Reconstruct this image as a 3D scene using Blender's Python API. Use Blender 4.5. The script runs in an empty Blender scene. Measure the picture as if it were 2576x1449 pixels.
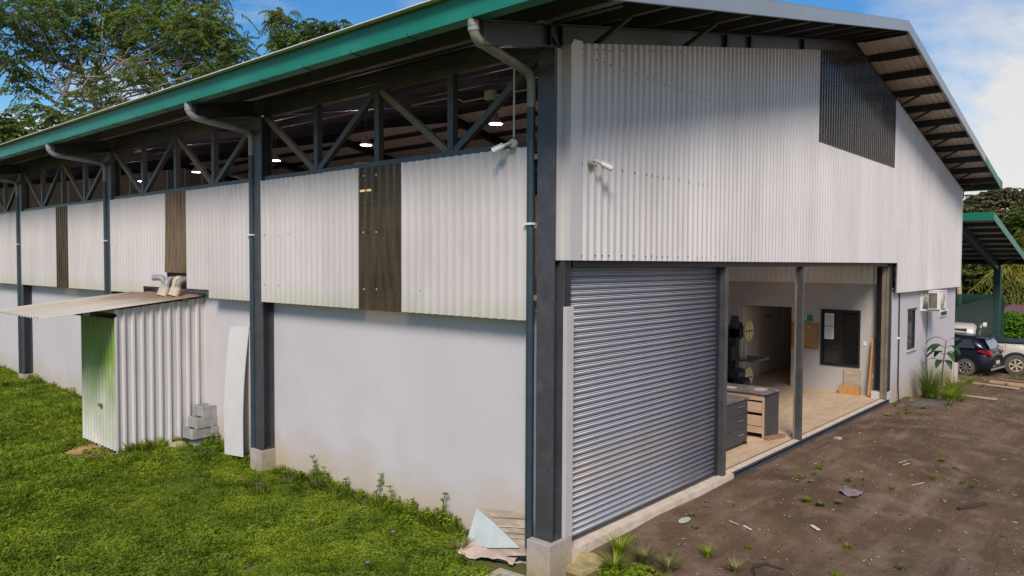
import bpy, math, random
import numpy as np
from mathutils import Vector, Matrix
R = math.radians
scene = bpy.context.scene
COL = scene.collection
random.seed(7)
rng = np.random.default_rng(11)

# ------------------------------------------------------------------ camera, sky, sun, exposure
CAM = Vector((-6.6508, -5.2704, 3.3587))
PITCH, YAW, ROLL = R(-1.9663), R(41.3424), R(0.25235)
FWD = Vector((math.cos(PITCH)*math.cos(YAW), math.cos(PITCH)*math.sin(YAW), math.sin(PITCH)))
RT = Vector((math.sin(YAW), -math.cos(YAW), 0)); UPV = RT.cross(FWD)
R2 = RT*math.cos(ROLL) + UPV*math.sin(ROLL); U2 = UPV*math.cos(ROLL) - RT*math.sin(ROLL)
cd = bpy.data.cameras.new('camera'); cam = bpy.data.objects.new('camera', cd); COL.objects.link(cam)
mw = Matrix((R2, U2, -FWD)).transposed().to_4x4(); mw.translation = CAM
cam.matrix_world = mw
cd.sensor_width = 36; cd.lens = 36*1884.2/2576; cd.clip_start = .05; cd.clip_end = 2000
scene.camera = cam

SUN_EL, SUN_AZ = 42, 215          # azimuth of the sun seen from the building, degrees from +x
world = bpy.data.worlds.new('World'); scene.world = world; world.use_nodes = True
nt = world.node_tree; nt.nodes.clear()
def N(t, **k):
    n = nt.nodes.new(t)
    for a, b in k.items(): setattr(n, a, b)
    return n
def LK(a, b): nt.links.new(a, b)
out = N('ShaderNodeOutputWorld'); bg = N('ShaderNodeBackground'); bg.inputs[1].default_value = .14
sky = N('ShaderNodeTexSky', sky_type='NISHITA', sun_disc=False, sun_elevation=R(SUN_EL), sun_rotation=R(90-SUN_AZ))
sky.air_density = 1.0; sky.dust_density = .3; sky.ozone_density = 2.5
tc = N('ShaderNodeTexCoord'); sep = N('ShaderNodeSeparateXYZ'); LK(tc.outputs['Generated'], sep.inputs[0])
def MA(op, a, b=None):
    n = N('ShaderNodeMath', operation=op)
    for i, v in enumerate((a, b)):
        if v is None: continue
        if hasattr(v, 'links') or hasattr(v, 'is_linked'): LK(v, n.inputs[i])
        else: n.inputs[i].default_value = v
    return n.outputs[0]
zz = MA('MAXIMUM', MA('ADD', sep.outputs[2], .12), .05)
cmb = N('ShaderNodeCombineXYZ'); LK(MA('DIVIDE', sep.outputs[0], zz), cmb.inputs[0]); LK(MA('DIVIDE', sep.outputs[1], zz), cmb.inputs[1])
nz = N('ShaderNodeTexNoise'); nz.inputs['Scale'].default_value = .9; nz.inputs['Detail'].default_value = 9; nz.inputs['Roughness'].default_value = .58; nz.inputs['Distortion'].default_value = .4
mp = N('ShaderNodeMapping'); mp.inputs['Location'].default_value = (3.1, .4, 0); mp.inputs['Scale'].default_value = (.8, 1.15, 1)
LK(cmb.outputs[0], mp.inputs[0]); LK(mp.outputs[0], nz.inputs[0])
# more cloud towards +x (where the photo has it) and low on the horizon
bias = MA('ADD', MA('MULTIPLY', MA('SUBTRACT', sep.outputs[0], sep.outputs[1]), .105), MA('MULTIPLY', MA('SUBTRACT', .16, sep.outputs[2]), .75))
rp = N('ShaderNodeMapRange'); rp.inputs[1].default_value = .42; rp.inputs[2].default_value = .62; rp.clamp = True
LK(MA('ADD', nz.outputs[0], bias), rp.inputs[0])
mix = N('ShaderNodeMix', data_type='RGBA'); LK(MA('MULTIPLY', rp.outputs[0], .93), mix.inputs[0])
hs = N('ShaderNodeHueSaturation'); hs.inputs['Saturation'].default_value = 1.35; hs.inputs['Value'].default_value = .72; LK(sky.outputs[0], hs.inputs['Color'])
LK(hs.outputs[0], mix.inputs[6]); mix.inputs[7].default_value = (4.4, 4.25, 4.15, 1)
LK(mix.outputs[2], bg.inputs[0]); LK(bg.outputs[0], out.inputs[0])

sd = bpy.data.lights.new('sun', 'SUN'); sun = bpy.data.objects.new('sun', sd); COL.objects.link(sun)
sd.energy = 2.9; sd.angle = R(18); sd.color = (1, .93, .84)
sdir = Vector((math.cos(R(SUN_EL))*math.cos(R(SUN_AZ)), math.cos(R(SUN_EL))*math.sin(R(SUN_AZ)), math.sin(R(SUN_EL))))
sun.rotation_euler = sdir.to_track_quat('Z', 'Y').to_euler()
vs = scene.view_settings; vs.view_transform = 'Standard'; vs.look = 'None'; vs.gamma = 1; vs.use_curve_mapping = False
vs.exposure = 0.42

def at(px, py, dist):
    """a point seen at (px, py) of the 2576 wide photograph, dist metres ahead"""
    return CAM + (FWD + R2*((px-1288)/1884.2) - U2*((py-724.5)/1884.2))*dist
def at_plane(px, py, ax, val):
    d = FWD + R2*((px-1288)/1884.2) - U2*((py-724.5)/1884.2)
    return CAM + d*((val-CAM[ax])/d[ax])

# ------------------------------------------------------------------ materials
def mat(name, col, rough=.6, metal=0., var=.12, scale=2.5, bump=0., bscale=60., var2=None, stretch=(1, 1, 1), spec=.5, col2=None, c2scale=1.2, c2lo=.5, c2hi=.7, trans=0., dirt=None, alpha=1.):
    """principled with two octaves of noise in the colour, optional second colour in patches, optional dirt or painted shade tint rising from a height"""
    m = bpy.data.materials.new(name); m.use_nodes = True; t = m.node_tree; b = t.nodes['Principled BSDF']
    def n(ty, **k):
        x = t.nodes.new(ty)
        for a, v in k.items(): setattr(x, a, v)
        return x
    L = t.links.new
    co = n('ShaderNodeTexCoord'); mpn = n('ShaderNodeMapping'); mpn.inputs['Scale'].default_value = stretch
    L(co.outputs['Object'], mpn.inputs[0])
    nn = n('ShaderNodeTexNoise'); nn.inputs['Scale'].default_value = scale; nn.inputs['Detail'].default_value = 8; nn.inputs['Roughness'].default_value = .65
    L(mpn.outputs[0], nn.inputs[0])
    mr = n('ShaderNodeMapRange'); mr.inputs[1].default_value = .3; mr.inputs[2].default_value = .7; mr.inputs[3].default_value = 1-var; mr.inputs[4].default_value = 1+var
    L(nn.outputs[0], mr.inputs[0])
    src = None
    rgb = n('ShaderNodeRGB'); rgb.outputs[0].default_value = (*col, 1); src = rgb.outputs[0]
    if col2:
        n2 = n('ShaderNodeTexNoise'); n2.inputs['Scale'].default_value = c2scale; n2.inputs['Detail'].default_value = 7; n2.inputs['Roughness'].default_value = .6
        L(mpn.outputs[0], n2.inputs[0])
        r2 = n('ShaderNodeMapRange'); r2.inputs[1].default_value = c2lo; r2.inputs[2].default_value = c2hi; L(n2.outputs[0], r2.inputs[0])
        mx = n('ShaderNodeMix', data_type='RGBA'); L(r2.outputs[0], mx.inputs[0]); L(src, mx.inputs[6]); mx.inputs[7].default_value = (*col2, 1); src = mx.outputs[2]
    if dirt:      # (colour, z0, z1, amount): soil splash or shade-tint fade from z0, gone at z1
        dc, z0, z1, am = dirt
        sp = n('ShaderNodeSeparateXYZ'); L(co.outputs['Object'], sp.inputs[0])
        dn = n('ShaderNodeTexNoise'); dn.inputs['Scale'].default_value = 1.3; dn.inputs['Detail'].default_value = 6; L(co.outputs['Object'], dn.inputs[0])
        ad = n('ShaderNodeMath', operation='MULTIPLY_ADD'); L(dn.outputs[0], ad.inputs[0]); ad.inputs[1].default_value = -(z1-z0)*1.3; L(sp.outputs[2], ad.inputs[2])
        dr = n('ShaderNodeMapRange'); dr.inputs[1].default_value = z0-(z1-z0)*.65; dr.inputs[2].default_value = z1-(z1-z0)*.65; dr.inputs[3].default_value = am; dr.inputs[4].default_value = 0
        L(ad.outputs[0], dr.inputs[0])
        mx = n('ShaderNodeMix', data_type='RGBA'); L(dr.outputs[0], mx.inputs[0]); L(src, mx.inputs[6]); mx.inputs[7].default_value = (*dc, 1); src = mx.outputs[2]
    oi = n('ShaderNodeObjectInfo'); ro_ = n('ShaderNodeMapRange'); ro_.inputs[3].default_value = .955; ro_.inputs[4].default_value = 1.045; L(oi.outputs['Random'], ro_.inputs[0]); mm = n('ShaderNodeMath', operation='MULTIPLY'); L(mr.outputs[0], mm.inputs[0]); L(ro_.outputs[0], mm.inputs[1])
    mul = n('ShaderNodeVectorMath', operation='SCALE'); L(src, mul.inputs[0]); L(mm.outputs[0], mul.inputs['Scale'])
    L(mul.outputs[0], b.inputs['Base Color'])
    b.inputs['Roughness'].default_value = rough; b.inputs['Metallic'].default_value = metal
    b.inputs['Specular IOR Level'].default_value = spec
    if bump:
        bn = n('ShaderNodeTexNoise'); bn.inputs['Scale'].default_value = bscale; bn.inputs['Detail'].default_value = 5; L(mpn.outputs[0], bn.inputs[0])
        bp = n('ShaderNodeBump'); bp.inputs['Strength'].default_value = bump; bp.inputs['Distance'].default_value = .01; L(bn.outputs[0], bp.inputs['Height']); L(bp.outputs[0], b.inputs['Normal'])
    if trans: b.inputs['Transmission Weight'].default_value = trans
    if alpha < 1: b.inputs['Alpha'].default_value = alpha
    return m

def leaf_mat(name, ca, cb, trans=.35, scale=.35):
    m = bpy.data.materials.new(name); m.use_nodes = True; t = m.node_tree; b = t.nodes['Principled BSDF']; L = t.links.new
    ge = t.nodes.new('ShaderNodeNewGeometry'); oi = t.nodes.new('ShaderNodeObjectInfo')
    nn = t.nodes.new('ShaderNodeTexNoise'); nn.inputs['Scale'].default_value = scale; nn.inputs['Detail'].default_value = 3; L(ge.outputs['Position'], nn.inputs[0])
    ad = t.nodes.new('ShaderNodeMath'); ad.operation = 'MULTIPLY_ADD'; L(ge.outputs['Random Per Island'], ad.inputs[0]); ad.inputs[1].default_value = .5
    mr = t.nodes.new('ShaderNodeMapRange'); mr.inputs[1].default_value = .35; mr.inputs[2].default_value = .65; mr.inputs[3].default_value = -.1; mr.inputs[4].default_value = .6; L(nn.outputs[0], mr.inputs[0]); L(mr.outputs[0], ad.inputs[2])
    ad2 = t.nodes.new('ShaderNodeMath'); ad2.operation = 'MULTIPLY_ADD'; L(oi.outputs['Random'], ad2.inputs[0]); ad2.inputs[1].default_value = .3; L(ad.outputs[0], ad2.inputs[2])
    mx = t.nodes.new('ShaderNodeMix'); mx.data_type = 'RGBA'; mx.clamp_factor = True; L(ad2.outputs[0], mx.inputs[0]); mx.inputs[6].default_value = (*ca, 1); mx.inputs[7].default_value = (*cb, 1)
    L(mx.outputs[2], b.inputs['Base Color']); b.inputs['Roughness'].default_value = .5; b.inputs['Specular IOR Level'].default_value = .35
    tr = t.nodes.new('ShaderNodeBsdfTranslucent'); L(mx.outputs[2], tr.inputs[0])
    ms = t.nodes.new('ShaderNodeMixShader'); ms.inputs[0].default_value = trans
    L(b.outputs[0], ms.inputs[1]); L(tr.outputs[0], ms.inputs[2]); L(ms.outputs[0], t.nodes['Material Output'].inputs[0])
    return m

def clear_mat(name, tint, opac, rough=.15, noise=0., dust=(.3, .26, .2), gloss=True):
    """see-through sheet: transparent mixed with a dusty glossy skin"""
    m = bpy.data.materials.new(name); m.use_nodes = True; t = m.node_tree; b = t.nodes['Principled BSDF']; L = t.links.new
    b.inputs['Base Color'].default_value = (*dust, 1); b.inputs['Roughness'].default_value = rough
    tr = t.nodes.new('ShaderNodeBsdfTransparent'); tr.inputs[0].default_value = (*tint, 1)
    ms = t.nodes.new('ShaderNodeMixShader'); ms.inputs[0].default_value = opac
    if noise:
        co = t.nodes.new('ShaderNodeTexCoord'); mpn = t.nodes.new('ShaderNodeMapping'); mpn.inputs['Scale'].default_value = (6, 6, .8); L(co.outputs['Object'], mpn.inputs[0])
        nn = t.nodes.new('ShaderNodeTexNoise'); nn.inputs['Scale'].default_value = 2.2; nn.inputs['Detail'].default_value = 8; L(mpn.outputs[0], nn.inputs[0])
        mr = t.nodes.new('ShaderNodeMapRange'); mr.inputs[1].default_value = .3; mr.inputs[2].default_value = .75; mr.inputs[3].default_value = opac-noise; mr.inputs[4].default_value = opac+noise
        L(nn.outputs[0], mr.inputs[0]); L(mr.outputs[0], ms.inputs[0])
    L(tr.outputs[0], ms.inputs[1]); L(b.outputs[0], ms.inputs[2])
    gl = t.nodes.new('ShaderNodeBsdfGlossy'); gl.inputs['Roughness'].default_value = rough; lw = t.nodes.new('ShaderNodeLayerWeight'); fr = t.nodes.new('ShaderNodeMath'); fr.operation = 'POWER'; fr.inputs[1].default_value = 3.0; L(lw.outputs['Facing'], fr.inputs[0]); f2 = t.nodes.new('ShaderNodeMath'); f2.operation = 'MULTIPLY'; f2.inputs[1].default_value = .55 if gloss else 0; L(fr.outputs[0], f2.inputs[0])
    m2 = t.nodes.new('ShaderNodeMixShader'); L(f2.outputs[0], m2.inputs[0]); L(ms.outputs[0], m2.inputs[1]); L(gl.outputs[0], m2.inputs[2]); L(m2.outputs[0], t.nodes['Material Output'].inputs[0])
    return m

def shutter_mat():
    m = mat('galvanised_shutter_steel', (.215, .205, .25), .38, .45, .0, 1); t = m.node_tree; b = t.nodes['Principled BSDF']; L = t.links.new
    ge = t.nodes.new('ShaderNodeNewGeometry'); sp = t.nodes.new('ShaderNodeSeparateXYZ'); L(ge.outputs['Position'], sp.inputs[0])
    mp_ = t.nodes.new('ShaderNodeMapping'); mp_.inputs['Scale'].default_value = (.35, 1, 2.6); L(ge.outputs['Position'], mp_.inputs[0])
    nn = t.nodes.new('ShaderNodeTexNoise'); nn.inputs['Scale'].default_value = 1.5; nn.inputs['Detail'].default_value = 7; L(mp_.outputs[0], nn.inputs[0])
    # soiled band about a metre up, fading out
    a = t.nodes.new('ShaderNodeMath'); a.operation = 'SUBTRACT'; L(sp.outputs[2], a.inputs[0]); a.inputs[1].default_value = .80
    a2 = t.nodes.new('ShaderNodeMath'); a2.operation = 'ABSOLUTE'; L(a.outputs[0], a2.inputs[0])
    r1 = t.nodes.new('ShaderNodeMapRange'); r1.inputs[1].default_value = .12; r1.inputs[2].default_value = .42; r1.inputs[3].default_value = .8; r1.inputs[4].default_value = 0; L(a2.outputs[0], r1.inputs[0])
    r2 = t.nodes.new('ShaderNodeMapRange'); r2.inputs[1].default_value = .45; r2.inputs[2].default_value = .8; r2.inputs[3].default_value = 0; r2.inputs[4].default_value = .5; L(nn.outputs[0], r2.inputs[0])
    ad = t.nodes.new('ShaderNodeMath'); ad.operation = 'ADD'; ad.use_clamp = True; L(r1.outputs[0], ad.inputs[0]); L(r2.outputs[0], ad.inputs[1])
    mx = t.nodes.new('ShaderNodeMix'); mx.data_type = 'RGBA'; L(ad.outputs[0], mx.inputs[0]); mx.inputs[6].default_value = (.215, .21, .23, 1); mx.inputs[7].default_value = (.27, .20, .16, 1)
    L(mx.outputs[2], b.inputs['Base Color'])
    rr = t.nodes.new('ShaderNodeMapRange'); rr.inputs[3].default_value = .36; rr.inputs[4].default_value = .5; L(ad.outputs[0], rr.inputs[0]); L(rr.outputs[0], b.inputs['Roughness'])
    return m

def glow_mat(name, col, s):
    m = bpy.data.materials.new(name); m.use_nodes = True; b = m.node_tree.nodes['Principled BSDF']
    b.inputs['Emission Color'].default_value = (*col, 1); b.inputs['Emission Strength'].default_value = s; b.inputs['Base Color'].default_value = (*col, 1)
    return m

SOIL = (.42, .27, .14)
M = dict(
 clad=mat('white_sheet_metal', (.56, .52, .505), .42, .0, .05, 1.2, .12, 9, stretch=(1, 1, .25), spec=.5, col2=(.46, .425, .40), c2scale=1.6, c2lo=.5, c2hi=.8),
 roofmetal=mat('roof_sheet_metal', (.76, .71, .63), .5, .1, .10, 1.5, .05, 20),
 steel=mat('charcoal_painted_steel', (.052, .051, .056), .42, .0, .25, 4, .1, 40, col2=(.082, .078, .078), c2scale=3, c2lo=.5, c2hi=.8),
 steel_dark=mat('black_painted_steel', (.022, .022, .028), .5, .0, .25, 4),
 steel_worn_or_lit=mat('brown_primed_or_lit_steel', (.17, .135, .09), .6, .0, .3, 3),
 green=mat('green_trim_metal', (.009, .165, .105), .42, .0, .12, 1.5, .05, 15, col2=(.02, .20, .14), c2scale=.8),
 green_d=mat('dark_green_steel', (.015, .05, .045), .5, .0, .2, 2),
 grey_trim=mat('grey_ridge_trim', (.26, .30, .34), .35, .1, .06, 1.5, .08, 8),
 plaster=mat('painted_block_wall', (.565, .51, .51), .75, 0, .05, 1.4, .3, 14, stretch=(1, 1, .7), col2=(.53, .475, .475), c2scale=.7, dirt=((.46, .34, .19), -.35, .65, .9)),
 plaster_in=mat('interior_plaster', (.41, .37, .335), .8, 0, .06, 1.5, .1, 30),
 concrete=mat('raw_concrete', (.40, .35, .31), .85, 0, .22, 5, .6, 60, dirt=((.36, .26, .14), -.4, .35, .9), col2=(.30, .26, .22), c2scale=3),
 jamb=mat('painted_concrete_jamb', (.50, .46, .46), .75, 0, .07, 3, .2, 40, dirt=((.42, .30, .17), -.4, .3, .5)),
 corridor=mat('cream_corridor_paint', (.72, .60, .47), .8, 0, .05, 1.5, .1, 30),
 slab=mat('ochre_concrete_floor', (.52, .37, .235), .75, 0, .20, 2.2, .15, 30, stretch=(1, 3, 1), col2=(.46, .31, .18), c2scale=.9),
 sill=mat('pale_concrete_sill', (.62, .50, .39), .85, 0, .2, 6, .5, 50),
 shutter=shutter_mat(),
 slat_glint=mat('painted_slat_glint', (.50, .50, .54), .42, .2, .12, 3),  # paler than the slats to paint in their sky glint
 clad_s=mat('white_side_sheet_metal', (.555, .50, .48), .42, .0, .05, 1.2, .12, 9, stretch=(1, 1, .25), spec=.5, col2=(.47, .42, .40), c2scale=1.6, c2lo=.5, c2hi=.8, dirt=((.36, .38, .20), 2.66, 3.0, .40)),  # green shade tint painted in along the lower edge
 door_s=mat('shade_tinted_door_sheet', (.17, .26, .035), .45, 0, .2, 2.0, .1, 9, stretch=(1, 1, .4), dirt=((.60, .57, .52), .1, 1.9, .97)),  # green of the shaded upper door painted in, paler towards the foot
 pvc=mat('grey_pvc', (.27, .27, .28), .4, 0, .08, 4),
 pvc_old=mat('weathered_grey_pvc', (.22, .21, .16), .5, 0, .2, 4),
 pipe_p=mat('painted_downpipe', (.028, .045, .058), .38, 0, .2, 3),
 white=mat('white_plastic', (.70, .68, .64), .4, 0, .04, 3),
 offwhite=mat('aged_white_plastic', (.52, .50, .40), .45, 0, .08, 6),
 blackp=mat('black_plastic', (.015, .015, .018), .4, 0, .1, 3),
 wood=mat('raw_plywood', (.46, .31, .19), .7, 0, .18, 3, .2, 40, stretch=(1, 1, 8)),
 woodd=mat('brown_timber', (.27, .15, .09), .7, 0, .22, 5, .2, 40, stretch=(1, 6, 6)),
 woodo=mat('orange_timber', (.46, .22, .07), .6, 0, .2, 5, .2, 40, stretch=(8, 8, 1)),
 mel=mat('dark_melamine', (.055, .048, .05), .5, 0, .3, 6, .1, 20, stretch=(1, 1, 5)),
 meltop=mat('dusty_melamine_top', (.17, .14, .13), .6, 0, .35, 5, col2=(.30, .24, .21), c2scale=5),
 cork=mat('cork_board', (.40, .20, .085), .85, 0, .22, 18, .3, 80),
 yellow=mat('cream_cast_wheel', (.66, .53, .26), .5, 0, .08, 5),
 castiron=mat('dark_cast_iron', (.03, .03, .04), .5, .3, .3, 6),
 chrome=mat('brushed_metal', (.62, .6, .58), .25, .9, .05, 5),
 block=mat('concrete_block', (.30, .28, .26), .9, 0, .16, 9, .7, 90, col2=(.42, .40, .37), c2scale=5),
 board=mat('white_fibre_board', (.62, .58, .55), .7, 0, .05, 3, .1, 20),
 card=mat('wet_pinkish_cardboard', (.50, .36, .30), .85, 0, .14, 6, .4, 30, col2=(.48, .36, .25), c2scale=4),
 cardb=mat('brown_cardboard', (.33, .25, .18), .85, 0, .2, 5, .4, 25, stretch=(1, 1, 7), col2=(.50, .40, .31), c2scale=3),
 glasspane=mat('pale_green_glass', (.47, .50, .47), .35, 0, .12, 5, col2=(.55, .50, .47), c2scale=3),
 mossy=mat('mossy_yellow_slab', (.36, .27, .12), .9, 0, .3, 7, .9, 50, col2=(.19, .18, .08), c2scale=6),
 rubber=mat('black_rubber', (.035, .033, .033), .85, 0, .25, 8, .3, 50),
 tyre=mat('dusty_tyre', (.085, .072, .062), .9, 0, .25, 8, .3, 50),
 matgrey=mat('grey_mat', (.11, .105, .12), .75, 0, .15, 4, .3, 30),
 screw=mat('screw_head', (.05, .045, .04), .5, .2, .1, 3),
 screw_l=mat('bright_screw_washer', (.8, .75, .65), .4, 0, .1, 3),
 trunk=mat('pale_bark', (.22, .18, .14), .9, 0, .3, 3, .5, 12, stretch=(1, 1, .3)),
 trunkd=mat('brown_bark', (.13, .095, .07), .9, 0, .3, 3, .5, 12),
 palmtrunk=mat('ringed_palm_bark', (.46, .33, .2), .85, 0, .3, 1.6, .4, 6, stretch=(1, 1, 5)),
 carblack=mat('black_car_paint', (.012, .012, .022), .22, .2, .1, 3),
 carwhite=mat('dusty_white_car_paint', (.50, .44, .38), .38, .05, .08, 2, dirt=((.34, .25, .16), -.1, .9, .7)),
 carglass=mat('dark_car_glass', (.04, .05, .055), .08, 0, .05, 2),
 rearglass=mat('reflecting_car_glass', (.16, .20, .24), .06, 0, .1, 2),
 redlamp=mat('red_lamp_lens', (.30, .012, .02), .15, 0, .1, 5),
 alloy=mat('alloy_wheel', (.30, .28, .26), .35, .5, .1, 5),
 alloyg=mat('tan_alloy_wheel', (.50, .40, .27), .4, .3, .1, 5),
 purple=mat('maroon_roof_sheet', (.20, .085, .10), .45, 0, .2, 1.5),
 net=clear_mat('green_shade_net', (.55, .75, .68), .62, .9, .08, (.020, .075, .055), False),
 netd=clear_mat('dark_shade_net', (.5, .6, .5), .80, .9, .06, (.045, .065, .050), False),
 poly=clear_mat('smoked_skylight_sheet', (.55, .47, .35), .22, .28, .10, (.20, .165, .11)),
 polyc=clear_mat('clear_skylight_sheet', (.60, .55, .52), .26, .12, .08, (.13, .115, .105)),
 polyb=clear_mat('sawdust_brown_skylight', (.35, .26, .16), .62, .5, .2, (.21, .14, .075)),
 glass=clear_mat('window_glass', (.8, .8, .78), .12, .04, .0, (.05, .05, .05)),
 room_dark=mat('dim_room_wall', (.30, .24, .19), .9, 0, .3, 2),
 door_w=mat('cream_door_paint', (.50, .42, .33), .5, 0, .05, 3),
 signg=mat('green_sign', (.01, .22, .07), .4, 0, .03, 3),
 paper=mat('paper', (.62, .60, .58), .8, 0, .03, 6),
 ink=mat('print_ink', (.10, .10, .12), .8, 0, .03, 6),
 lampshade=mat('purple_grey_reflector', (.20, .15, .24), .3, .3, .05, 3),
 lampglow=glow_mat('lit_lamp', (1, .82, 1), 5),
 tube=glow_mat('lit_tube', (1, .9, .75), 3),
 rust=mat('rusty_angle', (.062, .066, .072), .6, .2, .3, 6, .3, 40),
 dirtpile=mat('orange_subsoil', (.40, .22, .10), .95, 0, .25, 8, .8, 50),
 stone=mat('mossy_stone', (.34, .29, .17), .9, 0, .3, 6, .6, 30, col2=(.15, .19, .05), c2scale=4),
 bag=mat('torn_dirty_plastic', (.50, .40, .30), .6, 0, .3, 7, .5, 25, col2=(.24, .14, .08), c2scale=8),
)

# ------------------------------------------------------------------ mesh helpers
class MB:
    def __init__(s): s.v = []; s.f = []; s.sm = []
    def add(s, v, f, smooth=False):
        o = len(s.v); s.v += [tuple(p) for p in v]; s.f += [tuple(i+o for i in q) for q in f]; s.sm += [smooth]*len(f); return s
    def box(s, x0, y0, z0, x1, y1, z1):
        x0, x1 = min(x0, x1), max(x0, x1); y0, y1 = min(y0, y1), max(y0, y1); z0, z1 = min(z0, z1), max(z0, z1)
        return s.add([(x0,y0,z0),(x1,y0,z0),(x1,y1,z0),(x0,y1,z0),(x0,y0,z1),(x1,y0,z1),(x1,y1,z1),(x0,y1,z1)],
                     [(0,3,2,1),(4,5,6,7),(0,1,5,4),(1,2,6,5),(2,3,7,6),(3,0,4,7)])
    def bar(s, a, b, w, h, up=(0,0,1)):
        """box section from a to b, w across, h along up"""
        a, b, up = Vector(a), Vector(b), Vector(up); d = (b-a).normalized(); sd = d.cross(up).normalized(); u = sd.cross(d)
        v = []
        for p in (a, b):
            for i, j in ((-1,-1),(1,-1),(1,1),(-1,1)): v.append(p + sd*(w/2*i) + u*(h/2*j))
        return s.add(v, [(0,3,2,1),(4,5,6,7),(0,1,5,4),(1,2,6,5),(2,3,7,6),(3,0,4,7)])
    def ibeam(s, a, b, w, h, up=(0,0,1), tf=.014, tw=.012):
        a, b, up = Vector(a), Vector(b), Vector(up); d = (b-a).normalized(); sd = d.cross(up).normalized(); u = sd.cross(d)
        for o, ww, hh in ((u*(h/2-tf/2), w, tf), (-u*(h/2-tf/2), w, tf), (Vector((0,0,0)), tw, h-2*tf)): s.bar(a+o, b+o, ww, hh, u)
        return s
    def tube(s, pts, r, n=10, cap=True):
        pts = [Vector(p) for p in pts]; rs = r if isinstance(r, (list, tuple)) else [r]*len(pts); v = []; prev = None
        for i, p in enumerate(pts):
            d = (pts[min(i+1, len(pts)-1)] - pts[max(i-1, 0)]).normalized()
            if prev is None:
                a = Vector((0,0,1)) if abs(d.z) < .9 else Vector((1,0,0)); x = d.cross(a).normalized()
            else: x = (prev - d*prev.dot(d)).normalized()
            prev = x; y = d.cross(x)
            for k in range(n):
                t = 2*math.pi*k/n; v.append(p + (x*math.cos(t) + y*math.sin(t))*rs[i])
        f = [(i*n+k, i*n+(k+1)%n, (i+1)*n+(k+1)%n, (i+1)*n+k) for i in range(len(pts)-1) for k in range(n)]
        s.add(v, f, True)
        if cap:
            s.add(v[:n], [tuple(range(n))[::-1]]); s.add(v[-n:], [tuple(range(n))])
        return s
    def prism(s, poly, a, b):
        """closed polygon (list of 3D points) swept from offset a to offset b"""
        a, b = Vector(a), Vector(b); n = len(poly); v = [Vector(p)+a for p in poly] + [Vector(p)+b for p in poly]
        return s.add(v, [tuple(range(n))[::-1], tuple(range(n, 2*n))] + [(i, (i+1)%n, n+(i+1)%n, n+i) for i in range(n)])
    def quad(s, *p): return s.add(p, [tuple(range(len(p)))])
    def build(s, name, m, parent=None, smooth=None, bevel=0, **props):
        me = bpy.data.meshes.new(name); v = s.v
        org = Vector((0,0,0))
        if parent is not None:
            p = parent
            while p is not None: org += p.location; p = p.parent
        if org.length: v = [(a[0]-org.x, a[1]-org.y, a[2]-org.z) for a in v]
        me.from_pydata([tuple(a) for a in v], [], s.f)
        if smooth is None: me.polygons.foreach_set('use_smooth', s.sm)
        elif smooth: me.polygons.foreach_set('use_smooth', [True]*len(s.f))
        me.materials.append(M[m] if isinstance(m, str) else m); me.update()
        return link(name, me, parent, bevel, **props)
def link(name, me, parent=None, bevel=0, loc=None, **props):
    o = bpy.data.objects.new(name, me); COL.objects.link(o)
    if parent is not None: o.parent = parent
    if loc is not None: o.location = loc
    for k, v in props.items(): o[k] = v
    if bevel:
        b = o.modifiers.new('bevel', 'BEVEL'); b.width = bevel; b.segments = 1; b.limit_method = 'ANGLE'
    return o
def thing(name, label, cat, loc=(0,0,0), group=None):
    o = bpy.data.objects.new(name, None); COL.objects.link(o); o.location = loc; o['label'] = label; o['category'] = cat; o.empty_display_size = .2
    if group: o['group'] = group
    return o
def tag(o, label, cat, group=None):
    o['label'] = label; o['category'] = cat
    if group: o['group'] = group
    return o
def child_of(o):
    return [c for c in bpy.data.objects if c.parent == o]
def np_mesh(name, V, F, m, parent=None, smooth=False, **props):
    """fast mesh: V (n,3), F (m,k) with one k"""
    me = bpy.data.meshes.new(name); V = np.asarray(V, np.float32); F = np.asarray(F, np.int32); k = F.shape[1]
    if parent is not None:
        org = Vector((0,0,0)); p = parent
        while p is not None: org += p.location; p = p.parent
        V = V - np.array(org, np.float32)
    me.vertices.add(len(V)); me.vertices.foreach_set('co', V.ravel())
    me.loops.add(F.size); me.loops.foreach_set('vertex_index', F.ravel())
    me.polygons.add(len(F)); me.polygons.foreach_set('loop_start', np.arange(0, F.size, k, dtype=np.int32)); me.polygons.foreach_set('loop_total', np.full(len(F), k, np.int32))
    if smooth: me.polygons.foreach_set('use_smooth', np.ones(len(F), bool))
    me.update(calc_edges=True); me.validate()
    me.materials.append(M[m] if isinstance(m, str) else m)
    return link(name, me, parent, **props)

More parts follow.
